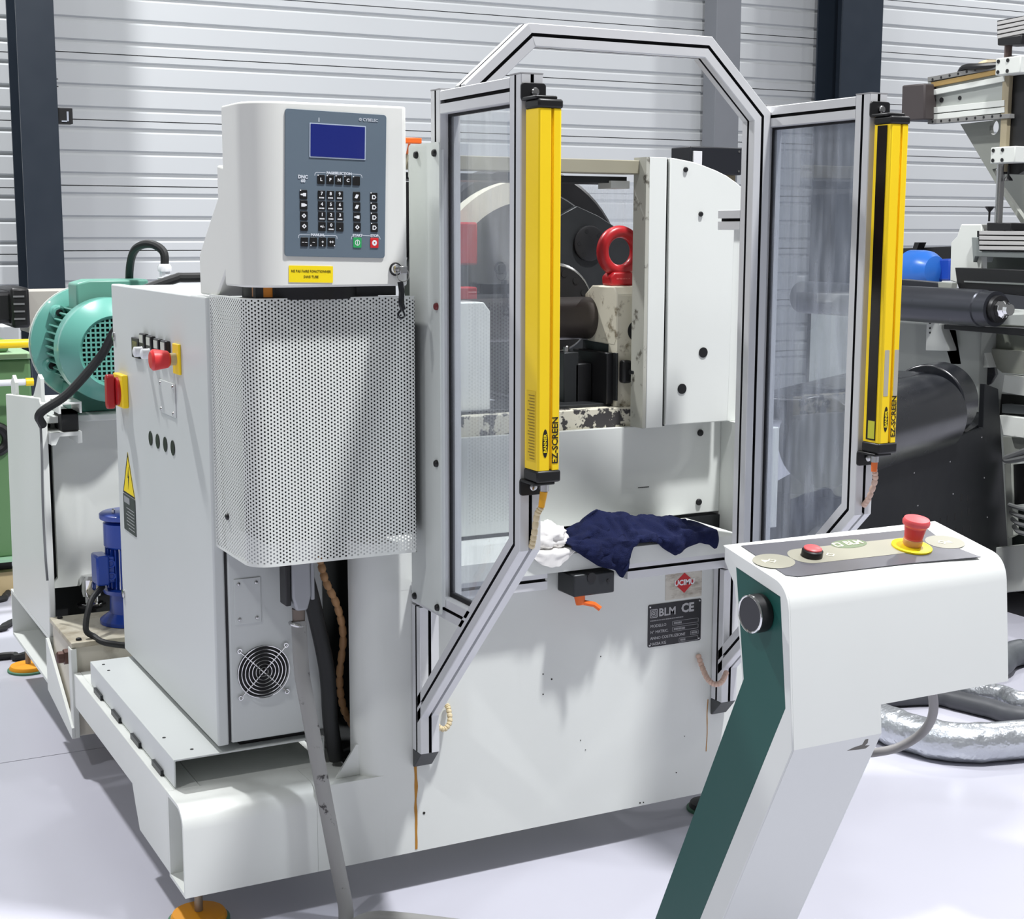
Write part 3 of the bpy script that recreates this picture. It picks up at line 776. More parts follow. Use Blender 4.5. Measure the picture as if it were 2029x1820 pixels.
# light curtains
def curtain(x0, label, window_left):
    x1 = x0 + .046
    t = thing('light_curtain', label, 'light curtain', (x0 + .023, 2.38, 1.02), 'yellow safety light curtains on the guard posts')
    y0, y1 = 2.350, 2.400
    gx0, gx1 = x0 + .024, x0 + .030
    body = [(x0, y1), (x0, y0 + .003), (x0 + .003, y0), (gx0, y0), (gx0, y0 + .006), (gx1, y0 + .006), (gx1, y0), (x1 - .003, y0), (x1, y0 + .003), (x1, y1)]
    MB().prism(body, 'z', 1.040, 1.684).build('housing', yellow, t, .0008)
    wx = (x0 - .0012, x0 + .001) if window_left else (x1 - .001, x1 + .0012)
    MB().box(wx[0], wx[1], y0 + .012, y1 - .010, 1.045, 1.682).build('window', mat('smoked_window', (26, 18, 16), .15), t)
    MB().box(x0 - .002, x1 + .002, y0 - .002, y1 + .002, 1.684, 1.700).build('end_cap', black, t, .004)
    MB().box(x0 - .002, x1 + .002, y0 - .002, y1 + .002, 1.018, 1.040).build('end_cap', black, t, .004)
    for zz, s in ((1.700, 1), (1.018, -1)):
        za, zb = sorted((zz, zz + s * .006))
        MB().box(x0 - .004, x1 - .006, y0 + .006, 2.4129, za, zb).build('bracket_foot', black, t, .002)
        za, zb = sorted((zz, zz + s * .032))
        br = MB().prism(rrect(x0 + .020, (za + zb) / 2, .050, zb - za, .006, 3), 'y', 2.4075, 2.4128).build('bracket_plate', black, t, .001)
        bolt(br, (x0 + .022, 2.4075, (za + zb) / 2), (0, -1, 0), .008, .006, steel)
    tx = MB(); text(tx, 'EZ-SCREEN', .0172, (gx1 + .0062, y0, 1.095), (0, 0, 1), (-1, 0, 0), 'CENTER', .0003, 1.0)
    tx.build('lettering', black_ink, t, smooth=0)
    ov = MB(); ell = [(x0 + .0155 + .0058 * math.cos(a), 1.090 + .026 * math.sin(a)) for a in [2 * pi * k / 28 for k in range(28)]]
    ov.prism(ell, 'y', y0 - .0005, y0)
    O = ov.build('oval_badge', black_ink, t, smooth=0)
    tx = MB(); text(tx, 'BANNER', .0088, (x0 + .0155, y0 - .0006, 1.090), (0, 0, 1), (-1, 0, 0), 'CENTER', .0002, 1.0); tx.build('badge_lettering', yellow_lbl, O, smooth=0)
    # printed info frame on the side / front
    fr = MB()
    if not window_left:
        fr.add([(x0 - .0004, y0 + .008 + (.034 if k in (1, 2) else 0), 1.055 + (.13 if k in (2, 3) else 0)) for k in range(4)], [(0, 1, 2, 3)], 1)
        for k in range(22):
            z = 1.060 + k * .0055; w = .018 + .010 * random.random()
            fr.add([(x0 - .0008, y0 + .011, z), (x0 - .0008, y0 + .011 + w, z), (x0 - .0008, y0 + .011 + w, z + .0018), (x0 - .0008, y0 + .011, z + .0018)], [(0, 1, 2, 3)])
        fr.build('info_print', [mat('faded_print', (150, 120, 20), .5), mat('print_ground', (232, 196, 30), .45)], t, smooth=0)
    else:
        for (xx, ww) in ((x0 + .006, .012), (gx1 + .002, .011)):
            fr.prism(rrect(xx + ww / 2, 1.185, ww, .095, .002, 2), 'y', y0 - .0004, y0)
        fr.build('grey_label', mat('grey_label', (176, 172, 160), .5), t, smooth=0)
        MB().box(x0 - .0016, x0 - .0010, y0 + .014, y0 + .034, 1.048, 1.085).build('window_label', mat('lime_label', (196, 196, 60), .5), t)
    return t
curtain(1.277, 'yellow light curtain bar on the front post of the left side guard', False)
curtain(2.076, 'yellow light curtain bar with visible dark window on the right side guard', True)

# ================================================================== ELECTRICAL CABINET
pl = thing('cabinet_plinth', 'folded sheet-metal plinth under the grey electrical cabinet', 'plinth', (.95, 3.45, .285))
MB().prism([(.775, .288), (.775, .350), (1.117, .350), (1.117, .3485), (1.117, .300), (1.113, .300), (1.113, .346), (.779, .346), (.779, .288)], 'y', 3.05, 3.885).build('channel', paint_grey, pl, .002)
for k in range(4):
    MB().box(.768, .7755, 3.14 + k * .2, 3.22 + k * .2, .284, .298).build('weld_tab', steel_dk, pl)
for (px, py) in ((380, 1484), (325, 1461)):
    p = onZ(px, py, .350); MB().cyl((p.x, p.y, .3495), (p.x, p.y, .3508), .004, n=10).build('hole', black, pl)
for y in (3.78, 3.84):
    MB().cyl((.80, y, .3495), (.80, y, .3508), .004, n=10).build('hole', black, pl)

E_ = thing('electrical_cabinet', 'tall light-grey electrical cabinet with a wide door on its left side', 'cabinet', (1.0, 3.45, .355))
MB().box(.904, 1.119, 3.05, 3.90, .367, 1.330).build('body', paint_grey, E_, .004)
MB().box(.897, .9045, 3.054, 3.90, .372, 1.326).build('door_seal', black, E_)
D = MB().box(.872, .897, 3.047, 3.91, .365, 1.334).build('door', paint_grey, E_, .004)
MB().box(.93, 1.10, 3.08, 3.88, .3505, .3668).build('foot_frame', black, E_)
for zz in (1.2, .52):
    MB().lathe([(.012, 0), (.012, .003), (.008, .005)], (.872, 3.893, zz), (-1, 0, 0), 16).build('lock', steel, D)
def onD(px, py): return onX(px, py, .872)
# hour counter / display
a, b = onD(266, 667), onD(281, 711)
dp = MB().box(.864, .872, b.y, a.y, b.z, a.z).build('counter_display', black, D, .002)
MB().box(.8634, .864, b.y + .012, a.y - .012, b.z + .010, a.z - .008).build('counter_window', mat('counter_glass', (60, 62, 66), .2), dp)
for px, py in ((290, 675), (304, 680), (319, 686), (333, 690)):
    c = onD(px, py)
    bt = MB().box(.860, .872, c.y - .024, c.y + .024, c.z - .020, c.z + .018).build('push_button', black, D, .003)
    MB().box(.8585, .860, c.y - .016, c.y + .016, c.z - .004, c.z + .014).build('button_lens', mat('pale_lens', (196, 198, 196), .3), bt)
for px, py in ((291, 696), (306, 700)):
    c = onD(px, py)
    MB().lathe([(.014, 0), (.014, .01), (.012, .014), (.012, .03), (.006, .033)], (.872, c.y, c.z), (-1, 0, 0), 20).build('white_knob', white_ink, D)
c = onD(353, 711)
es = MB().box(.866, .872, c.y - .026, c.y + .026, c.z - .034, c.z + .034).build('stop_plate', yellow, D, .002)
MB().cyl((.867, c.y, c.z), (.852, c.y, c.z), .014, n=20).build('stop_stem', mat('stem_cream', (180, 168, 130), .4), es)
MB().lathe([(.014, 0), (.019, .005), (.0235, .032), (.0235, .038), (.018, .043), (.004, .044)], (.853, c.y, c.z), (-1, 0, 0), 24).build('stop_mushroom', redp, es)
c0, c1 = onD(236, 737), onD(256, 812)
ms = MB().box(.856, .872, c1.y, c0.y, c1.z + .004, c0.z).build('main_switch', yellow, D, .003)
cy, cz = (c0.y + c1.y) / 2, (c0.z + c1.z) / 2
MB().lathe([(.036, 0), (.036, .006), (.030, .009)], (.856, cy, cz), (-1, 0, 0), 24).build('switch_base', red, ms)
MB().prism(rrect(cy, cz, .030, .088, .014, 5), 'x', .826, .847).build('switch_handle', red, ms, .004)
for px, py in ((299, 868), (313, 874), (328, 880), (343, 887)):
    c = onD(px, py); MB().cyl((.8705, c.y, c.z), (.8725, c.y, c.z), .0175, n=20).build('blank_plug', black, D)
a, b = onD(316, 750), onD(350, 828)
bp = MB().box(.8695, .872, b.y, a.y, b.z, a.z).build('blank_plate', paint_grey, D, .0008)
for yy in (a.y - .016, b.y + .016):
    for zz in (a.z - .008, b.z + .008): MB().lathe([(.0048, 0), (.004, .002), (.001, .003)], (.8695, yy, zz), (-1, 0, 0), 10).build('screw', steel, bp)
yl, yr = onD(245, 978).y, onD(268, 985).y
tr = MB().prism([(yl, .800), (yr, .800), ((yl + yr) / 2, .912)], 'x', .8712, .872).build('warning_triangle', yellow_lbl, D, smooth=0)
t = MB(); ym = (yl + yr) / 2
t.hollow([(yl, .8), (yr, .8), (ym, .912)], [(yl - .007, .8045), (yr + .007, .8045), (ym, .902)], 'x', .8708, .8712)
t.prism([(ym - .004, .875), (ym + .008, .845), (ym + .002, .845), (ym + .006, .815), (ym - .008, .850), (ym - .002, .850)], 'x', .8708, .8712)
t.build('warning_print', black_ink, tr, smooth=0)
ip = MB().box(.8705, .872, yr, yl, .703, .797).build('info_plate', mat('dark_info_plate', (52, 56, 60), .4), D)
t = MB()
for k in range(7):
    t.box(.8700, .8705, yr + .012, yr + .012 + .06 + .03 * random.random(), .712 + k * .0085, .714 + k * .0085)
t.box(.8700, .8705, yl - .07, yl - .012, .776, .792)
t.build('info_print', mat('grey_print', (150, 152, 154), .5), ip, smooth=0)
# fan guard on the front
fc = Vector((.977, 3.05, .520))
MB().cyl((fc.x, 3.0485, fc.z), (fc.x, 3.052, fc.z), .0575, n=40).build('fan_dark_disc', black, E_)  # flat black disc, its colour stands for the shade inside the opening
FG = MB()
for R_ in (.010, .018, .026, .034, .042, .050, .058): FG.torus((fc.x, 3.042, fc.z), (0, 1, 0), R_, .0014, 40, 6)
for a in (45, 135):
    e = Vector((math.cos(math.radians(a)), 0, math.sin(math.radians(a)))) * .074
    FG.cyl(fc - e - Vector((0, .006, 0)), fc + e - Vector((0, .006, 0)), .0018, n=8)
FG = FG.build('fan_guard', chrome, E_)
for a in (45, 135, 225, 315):
    e = Vector((math.cos(math.radians(a)), 0, math.sin(math.radians(a)))) * .074
    MB().torus((fc.x + e.x, 3.045, fc.z + e.z), (0, 1, 0), .0045, .0018, 14, 6).build('mounting_eye', chrome, FG)
bp = MB().box(.917, .976, 3.0475, 3.05, .631, .731).build('cover_plate', paint_grey, E_, .0008)
for x in (.927, .966):
    for z in (.642, .720): MB().lathe([(.0045, 0), (.0035, .002), (.001, .0028)], (x, 3.0475, z), (0, -1, 0), 10).build('screw', steel, bp)
# cable gland and hose on the cabinet top
g = onZ(327, 553, 1.332)
MB().lathe([(.022, 0), (.022, .006), (.015, .007), (.015, .022), (.020, .023), (.020, .036), (.015, .044)], (g.x, g.y, 1.3315), (0, 0, 1), 10).build('cable_gland', white_ink, E_)
MB().tube([(g.x, g.y, 1.36), (g.x, g.y + .01, 1.41), (g.x - .03, g.y + .05, 1.432), (g.x - .055, g.y + .13, 1.41), (g.x - .05, g.y + .22, 1.33), (g.x - .03, g.y + .28, 1.20)], .012, 10,
          ).build('cable_loop', blackrub, origin=(g.x, g.y, 1.33), label='black cable looping out of the white gland on the cabinet top', category='cable')
a, b = onY(345, 549, 3.98), onY(414, 549, 3.98)
MB().tube([(a.x - .12, 3.99, 1.30), (a.x, 3.98, a.z - .005), ((a.x + b.x) / 2, 3.98, b.z), (b.x + .25, 3.98, b.z)], .013, 10).build('cable_run', blackrub, origin=(a.x, 3.98, 1.34), label='black cable run behind the cabinet top below the console', category='cable')

# ================================================================== PERFORATED COVER
PC = thing('perforated_cover', 'white perforated sheet-metal cover beneath the control console', 'cover', (1.05, 2.92, .81))
PX0, PX1, PY0, PY1, PZ0, PZ1, PR = .880, 1.236, 2.800, 3.047, .808, 1.340, .045
La = PY1 - PY0 - PR; Lb = pi / 2 * PR; Lc = PX1 - PX0 - PR; LT = La + Lb + Lc
def sheet(u, v):
    u = min(max(u, 0), LT); v = min(max(v, PZ0), PZ1)
    if u < La: x, y = PX0, PY1 - u
    elif u < La + Lb:
        a = (u - La) / PR; x, y = PX0 + PR - PR * math.cos(a), PY0 + PR - PR * math.sin(a)
    else: x, y = PX0 + PR + (u - La - Lb), PY0
    return Vector((x, y, v))
pp = .00765; cs = pp * math.sqrt(3) / 2; rh = .00215
def perf(u0, u1, name, mb):
    c = 0; u = u0
    nc = int((u1 - u0) / cs)
    for c in range(nc + 1):
        u = u0 + c * cs
        st = (c % 2) * pp / 2
        for r_ in range(int((PZ1 - PZ0) / pp) + 2):
            v = PZ0 + r_ * pp + st
            hx = []; ho = []
            inner = (u - .004 > 0 and u + .004 < LT and v - .004 > PZ0 and v + .004 < PZ1)
            for k in range(6):
                a = pi / 3 * k
                hx.append(sheet(u + pp / math.sqrt(3) * math.cos(a), v + pp / math.sqrt(3) * math.sin(a)))
                ho.append(sheet(u + rh * math.cos(a), v + rh * math.sin(a)))
            if inner: mb.add(hx + ho, [(k, (k + 1) % 6, 6 + (k + 1) % 6, 6 + k) for k in range(6)])
            else: mb.add(hx, [(0, 1, 2, 3, 4, 5)])
    return mb
o = perf(.002, LT, 'x', MB()).build('perforated_sheet', paint, PC, smooth=60, recalc=False)
o['kind'] = 'stuff'
o['label'] = 'white sheet with thousands of small round holes'
edge = [sheet(LT * k / 60, 1.0) for k in range(61)]
for z0, z1 in ((PZ1 - .003, PZ1), (PZ0, PZ0 + .003)):
    m = MB()
    n_ = len(edge)
    inn = [Vector((p.x + .012 * (1 if i < 30 else .5), p.y + (.012 if i > 20 else 0.006), 0)) for i, p in enumerate(edge)]
    m.add([(p.x, p.y, z1) for p in edge] + [(p.x, p.y, z1) for p in inn] + [(p.x, p.y, z0) for p in edge] + [(p.x, p.y, z0) for p in inn],
          [(i, i + 1, n_ + i + 1, n_ + i) for i in range(n_ - 1)] + [(2 * n_ + i, 3 * n_ + i, 3 * n_ + i + 1, 2 * n_ + i + 1) for i in range(n_ - 1)])
    m.build('edge_flange', paint, PC, recalc=False)
MB().box(.93, 1.24, 2.87, 3.04, .84, 1.31).build('dark_backing_box', dark_in, PC)  # dark backing added so the holes show shade inside the hollow cover
p = onX(452, 1023, PX0); bolt(PC, (PX0, p.y, p.z), (-1, 0, 0), .007, .006)
MB().box(PX1 + .0005, PX1 + .012, 2.83, 3.0, .84, 1.33).build('dark_edge', dark_in, PC)  # dark strip along the right edge of the sheet

# ================================================================== CONTROL CONSOLE
K = thing('control_console', 'pale grey machine control console with blue screen and membrane keypad', 'control panel', (1.03, 2.9, 1.34))
KY = 2.765
cx0, cx1, cz0, cz1 = .880, 1.206, 1.362, 1.712
ct = [(cx0, 2.93)] + [(cx0, 2.86)] + arc(cx0 + .075, KY + .075, .075, 180, 270, 10) + [(cx1 - .006, KY), (cx1, KY + .006), (cx1, 2.93)]
MB().prism(ct, 'z', cz0, cz1).build('housing', paint_warm, K, .006, 3)
back = [(2.931, 1.40), (2.931, 1.592), (2.985, 1.600), (2.985, 1.535), (3.05, 1.485), (3.13, 1.42), (3.13, 1.337), (3.01, 1.337)]
MB().prism(back, 'x', .885, 1.14).build('rear_arm', paint_warm, K, .004)
MB().cyl((1.03, 2.90, 1.337), (1.03, 2.90, 1.3615), .12, n=36).build('swivel', black, K)
MB().box(.905, 1.20, 2.815, 2.83, 1.3415, 1.3615).build('base_strip', blackrub, K)
MB().prism(arc(.93, 2.83, .018, 180, 360, 8) + [(.948, 2.86), (.912, 2.86)], 'z', 1.342, 1.361).build('amber_buffer', amber, K)
# keypad plate rotated slightly in its plane
kc = Vector((1.0545, KY, 1.558)); ka = math.radians(-1.4)
kr, ku = Vector((math.cos(ka), 0, math.sin(ka))), Vector((-math.sin(ka), 0, math.cos(ka)))
def kp(x, z, d=0): q = kc + kr * x + ku * z; return Vector((q.x, q.y - d, q.z))
def kpoly(mb, pts, d0, d1, mi=0):
    n = len(pts); vs = [kp(x, z, d0) for x, z in pts] + [kp(x, z, d1) for x, z in pts]
    return mb.add(vs, [list(range(n)), list(range(n, 2 * n))] + [(i, (i + 1) % n, n + (i + 1) % n, n + i) for i in range(n)], mi)
KPn = kpoly(MB(), rrect(0, 0, .207, .277, .006, 4), 0, .003).build('keypad_panel', panel_blue, K, .0006)
def pk(px, py):     # pixel -> local plate coords
    q = onY(px, py, KY - .003) - kc; return q.dot(kr), q.dot(ku)
(sx0, sz1), (sx1, sz0) = pk(615, 245), pk(722, 315)
SF = kpoly(MB(), rrect((sx0 + sx1) / 2, (sz0 + sz1) / 2, sx1 - sx0 + .004, sz1 - sz0 + .004, .001, 2), .003, .0042).build('screen_frame', mat('screen_bezel', (178, 190, 208), .4), KPn)
kpoly(MB(), rrect((sx0 + sx1) / 2, (sz0 + sz1) / 2, sx1 - sx0, sz1 - sz0, .001, 2), .0042, .0046).build('screen', screen, SF)
def ktext(mb, s, size, x, z, d=.0045, bold=.0002, align='CENTER', sx=1.0):
    return text(mb, s, size, kp(x, z, d), kr, ku, align, bold, sx)
WI = MB()
def key(px, py, sym=None, sub=None, m=black, w=.0150, hh=.0175, dot=None, symsize=.0085):
    x, z = pk(px, py)
    k = kpoly(MB(), rrect(x, z, w, hh, .0015, 2), .003, .0044).build('key', m, KPn, .0003)
    t = MB()
    if callable(sym): sym(t, x, z)
    elif sym: ktext(t, sym, symsize, x, z + (.0028 if sub else 0), .0046, .0003)
    if sub:
        for i in range(4): kpoly(t, [(x - .005 + i * .0026, z - .0062), (x - .003 + i * .0026, z - .0062), (x - .003 + i * .0026, z - .0036), (x - .005 + i * .0026, z - .0036)], .0044, .0046)
    if dot:
        kpoly(t, [(x + dot[0] - .0011, z + dot[1] - .0011), (x + dot[0] + .0011, z + dot[1] - .0011), (x + dot[0] + .0011, z + dot[1] + .0011), (x + dot[0] - .0011, z + dot[1] + .0011)], .0044, .0047)
    if t.v: t.build('key_symbol', white_ink, k, smooth=0)
    return k
S_ = 1916 / 200.
def P2(x, y): return 570 + x / S_, 330 + y / S_
TL = (-.0062, .0080)
for s, x, y in (('L', 630, 245), ('P', 803, 250), ('N', 970, 258), ('C', 1137, 264), (None, 1300, 272)): key(*P2(x, y), s, dot=TL)
for row, (y0, ss) in enumerate(((540, '789'), (742, '456'), (940, '123'))):
    for c, s in enumerate(ss): key(*P2(640 + 4 * row + c * 170, y0 + c * 5), s, sub=True)
key(*P2(650, 1138), '+/-', symsize=.0075); key(*P2(820, 1140), '0', sub=True); key(*P2(988, 1146), '.', symsize=.012)
def arr_r(t, x, z): kpoly(t, [(x - .006, z + .0012), (x - .001, z + .0018), (x - .001, z + .0032), (x + .005, z + .0032), (x + .005, z - .0032), (x - .001, z - .0032), (x - .001, z - .0018), (x - .006, z - .0012)], .0044, .0046)
def arr_l(t, x, z): kpoly(t, [(x + .006, z + .001), (x + .001, z + .0032), (x - .005, z + .0032), (x - .005, z - .0032), (x + .001, z - .0032), (x + .006, z - .001)], .0044, .0046)
def dia(t, x, z):
    o = [(x - .0048, z), (x, z + .0046), (x + .0048, z), (x, z - .0046)]; i = [(x - .0016, z), (x, z + .0026), (x + .0016, z), (x, z - .0026)]
    n = 4; vs = [kp(a, b, .0046) for a, b in o + i]; t.add(vs, [(k, (k + 1) % 4, 4 + (k + 1) % 4, 4 + k) for k in range(4)])
def leaf(t, x, z): kpoly(t, [(x - .0045, z - .003), (x - .001, z + .004), (x + .0045, z + .0032), (x + .001, z - .0042)], .0044, .0046)
def house(t, x, z):
    o = [(x - .004, z - .0042), (x - .004, z + .0042), (x + .002, z + .0042), (x + .005, z), (x + .002, z - .0042)]
    i = [(x - .002, z - .0022), (x - .002, z + .0022), (x + .001, z + .0022), (x + .0028, z), (x + .001, z - .0022)]
    vs = [kp(a, b, .0046) for a, b in o + i]; t.add(vs, [(k, (k + 1) % 5, 5 + (k + 1) % 5, 5 + k) for k in range(5)])
for y, s, d in ((530, arr_r, TL), (728, arr_l, None), (932, dia, None), (1130, dia, None)): key(*P2(297 + (y - 530) * .022, y), s, dot=d)
for y, s in ((565, leaf), (762, leaf), (957, arr_r), (1150, dia)): key(*P2(1305 + (y - 565) * .02, y), s)
for y, s in ((580, house), (772, house), (965, house), (1158, house)): key(*P2(1632 + (y - 580) * .015, y), s, dot=TL)
for x, s, d in ((315, '\u2013 \u2013', None), (487, '\u2013', (-.0055, -.0066)), (658, '+', (0, -.0066)), (828, '++', (.006, -.0066))): key(*P2(x, 1430 + (x - 315) * .006), s, dot=d, symsize=.008)
def ringsym(t, x, z):
    o = [(x + .0052 * math.cos(a), z + .0058 * math.sin(a)) for a in [2 * pi * k / 16 for k in range(16)]]
    i = [(x + .0040 * math.cos(a), z + .0046 * math.sin(a)) for a in [2 * pi * k / 16 for k in range(16)]]
    t.add([kp(a, b, .0047) for a, b in o + i], [(k, (k + 1) % 16, 16 + (k + 1) % 16, 16 + k) for k in range(16)])
def start_s(t, x, z): ringsym(t, x, z); kpoly(t, [(x - .0006, z - .004), (x + .0006, z - .004), (x + .0006, z + .004), (x - .0006, z + .004)], .0044, .0047)
def stop_s(t, x, z):
    o = [(x + .0052 * math.cos(a), z + .0056 * math.sin(a)) for a in [2 * pi * k / 16 for k in range(16)]]
    i = [(x + .0015 * math.cos(a), z + .0018 * math.sin(a)) for a in [2 * pi * k / 16 for k in range(16)]]
    t.add([kp(a, b, .0047) for a, b in o + i], [(k, (k + 1) % 16, 16 + (k + 1) % 16, 16 + k) for k in range(16)])
lab(key(*P2(1320, 1442), start_s, m=green_key, w=.0172, hh=.0195), 'green start key')
lab(key(*P2(1643, 1446), stop_s, m=red_key, w=.0172, hh=.0195), 'red stop key')
t = MB()
x, z = pk(*P2(287, 196)); ktext(t, 'DNC', .0088, x, z, .0032, .0005)
x, z = pk(*P2(290, 270)); ktext(t, '60', .0088, x, z, .0032, .0005)
x, z = pk(632, 237); kpoly(t, [(x - .001, z - .004), (x + .001, z - .004), (x + .0007, z + .004), (x - .0007, z + .004)], .003, .0032)
x, z = pk(730, 238); ktext(t, '\u00a9 CYBELEC', .0078, x, z, .0032, .0001)
def bracket(pts, w=.0011):
    for (a, b) in zip(pts[:-1], pts[1:]):
        (x0, z0), (x1, z1) = pk(*P2(*a)), pk(*P2(*b)); dx, dz = x1 - x0, z1 - z0; l = math.hypot(dx, dz); nx, nz = -dz / l * w / 2, dx / l * w / 2
        kpoly(t, [(x0 + nx, z0 + nz), (x1 + nx, z1 + nz), (x1 - nx, z1 - nz), (x0 - nx, z0 - nz)], .003, .0032)
bracket([(515, 170), (520, 130), (545, 108), (720, 118)]); bracket([(1210, 138), (1375, 150), (1405, 170), (1412, 215)])
bracket([(203, 1355), (205, 1315), (225, 1290), (450, 1297)]); bracket([(690, 1305), (910, 1308), (935, 1325), (937, 1370)])
bracket([(1205, 1380), (1215, 1330), (1240, 1310)]); bracket([(1400, 1305), (1565, 1313)]); bracket([(1710, 1310), (1745, 1335), (1757, 1380)])
for s, a, b in (('PAGE', (740, 120), (885, 128)), ('SELECTION', (905, 128), (1195, 138)), ('MANUAL', (450, 1295), (690, 1302)), ('START', (1245, 1305), (1400, 1309)), ('STOP', (1578, 1310), (1708, 1314))):
    (x0, z0), (x1, z1) = pk(*P2(*a)), pk(*P2(*b))
    ktext(t, s, .0066, (x0 + x1) / 2, (z0 + z1) / 2, .0032, .0004, sx=1.05)
t.build('panel_lettering', mat('pale_ink', (206, 212, 220), .5), KPn, smooth=0)
# yellow notice
c = onY(616, 543, KY); ny = MB()
nc = Vector((c.x, KY, c.z))
def npnt(x, z, d): q = nc + kr * x + ku * z; return Vector((q.x, q.y - d, q.z))
pts = rrect(0, 0, .090, .032, .001, 2); n_ = len(pts)
ny.add([npnt(x, z, 0) for x, z in pts] + [npnt(x, z, .0012) for x, z in pts], [list(range(n_)), list(range(n_, 2 * n_))] + [(i, (i + 1) % n_, n_ + (i + 1) % n_, n_ + i) for i in range(n_)])
NY = ny.build('notice_label', yellow_lbl, K, smooth=0)
t = MB(); text(t, 'NE PAS FAIRE FONCTIONNER', .0066, npnt(0, .0055, .0012), kr, ku, 'CENTER', 0, .92); text(t, 'SANS TUBE', .0066, npnt(0, -.0050, .0012), kr, ku, 'CENTER', 0, .92)
t.build('notice_lettering', mat('olive_ink', (96, 84, 16), .6), NY, smooth=0)
# key switch and keys
c = onY(783, 533, KY)
KS = MB().lathe([(.0105, 0), (.0105, .006), (.0085, .010), (.004, .0105)], (c.x, KY, c.z), (0, -1, 0), 24).build('key_switch', chrome, K)
MB().torus((c.x, KY - .002, c.z), (0, 1, 0), .0105, .003, 24, 8).build('switch_ring', black, KS)
KR = thing('key_bunch', 'key on a split ring with a black fob hanging from the console lock', 'keys', (c.x + .01, KY - .02, c.z - .09))
r0 = onY(798, 545, KY - .02)
MB().box(c.x, c.x + .016, KY - .024, KY - .0215, c.z - .009, c.z + .006).build('key', steel, KR, .001)
MB().cyl((c.x + .002, KY - .0095, c.z), (c.x + .002, KY - .022, c.z), .004, n=10).build('key_blade', steel, KR)
MB().torus((r0.x, KY - .022, r0.z), (.15, 1, 0), .0125, .0009, 28, 6).build('split_ring', steel, KR)
f0 = onY(795, 562, KY - .02); f1 = onY(798, 600, KY - .035)
MB().tube([(f0.x - .003, KY - .022, f0.z + .004), (f0.x - .001, KY - .024, f0.z - .015), (f1.x, KY - .028, f1.z), (f1.x + .003, KY - .030, f1.z - .014)], .0062, 8).build('fob', blackgloss, KR)
MB().tube([(f1.x, KY - .03, f1.z - .012), (f1.x - .008, KY - .03, f1.z - .022), (f1.x - .003, KY - .03, f1.z - .030), (f1.x + .006, KY - .03, f1.z - .026), (f1.x + .002, KY - .03, f1.z - .014)], .0022, 6).build('fob_loop', blackgloss, KR)
# orange reflector tip behind console
p = onY(822, 279, 2.98)
MB().box(p.x - .03, p.x + .012, 2.97, 2.985, p.z - .006, p.z + .006).cyl((p.x - .01, 2.985, p.z - .003), (1.34, 3.075, 1.635), .003, n=6).build('orange_tab', orange, None, .003, origin=(p.x, 2.98, p.z - .007), label='small orange plastic tab above the left cover plate', category='tab')
p = onY(822, 285, 2.98)

# ================================================================== GREEN MOTOR
mc = onY(229, 696, 4.26)
MO = thing('electric_motor', 'teal-green electric motor with grilled fan cowl behind the cabinet', 'motor', (mc.x, 4.5, .95))
R1 = .145
def ax(y): return (mc.x, y, mc.z)
cow = [(R1 * .70, 0), (R1 * .985, .045), (R1, .055), (R1, .15)]
# cowl as open shell with grille disc
m = MB(); n_ = 48
rings = [(R1 * .66, 4.262), (R1 * .70, 4.255), (R1 * .985, 4.30), (R1, 4.308), (R1, 4.375)]
vs = []
for r, y in rings: vs += [(mc.x + r * math.cos(2 * pi * i / n_), y, mc.z + r * math.sin(2 * pi * i / n_)) for i in range(n_)]
m.add(vs, [(k * n_ + i, k * n_ + (i + 1) % n_, (k + 1) * n_ + (i + 1) % n_, (k + 1) * n_ + i) for k in range(len(rings) - 1) for i in range(n_)])
o = m.build('fan_cowl', teal, MO, recalc=False); sm = o.modifiers.new('thick', 'SOLIDIFY'); sm.thickness = .004
# square-hole grille: bars
gr = MB(); rg = R1 * .67; st = .0135
k = -int(rg / st)
for i in range(k, -k + 1):
    x = i * st
    hl = math.sqrt(max(0, rg * rg - x * x))
    gr.box(mc.x + x - .0024, mc.x + x + .0024, 4.258, 4.262, mc.z - hl, mc.z + hl)
    gr.box(mc.x - hl, mc.x + hl, 4.2585, 4.2615, mc.z + x - .0024, mc.z + x + .0024)
gr.build('grille', teal, MO, smooth=0)['kind'] = 'stuff'
MB().cyl(ax(4.285), ax(4.29), rg, n=40).build('fan_shadow_disc', dark_in, MO)
MB().cyl(ax(4.385), ax(4.60), R1 * .82, n=40).build('stator_frame', teal_dk, MO)
for i in range(40):
    a = 2 * pi * i / 40
    if math.radians(55) < a < math.radians(125): continue
    e = Vector((math.cos(a), 0, math.sin(a)))
    MB().obox(Vector(ax(4.48)) + e * R1 * .88, e, (0, 1, 0), e.cross(Vector((0, 1, 0))), R1 * .16, .17, .005).build('cooling_fin', teal_dk, MO, smooth=0)
MB().lathe([(.174, 0), (.174, .02), (.160, .03), (.12, .05)], ax(4.61), (0, -1, 0), 56).build('mount_flange', teal, MO)
MB().lathe([(.1765, 0), (.1765, .006)], ax(4.618), (0, -1, 0), 56).build('flange_rim', mat('pale_rim', (214, 218, 212), .4), MO)
for a in (135, 205, 45, -45):
    e = Vector((math.cos(math.radians(a)), 0, math.sin(math.radians(a))))
    MB().lathe([(.022, 0), (.022, .04), (.016, .045)], Vector(ax(4.585)) + e * .138, (0, -1, 0), 14).build('flange_boss', teal, MO)
    MB().cyl(Vector(ax(4.542)) + e * .138, Vector(ax(4.532)) + e * .138, .011, n=8).build('flange_nut', black, MO)
tb0, tb1 = onY(136, 575, 4.45), onY(225, 575, 4.45)
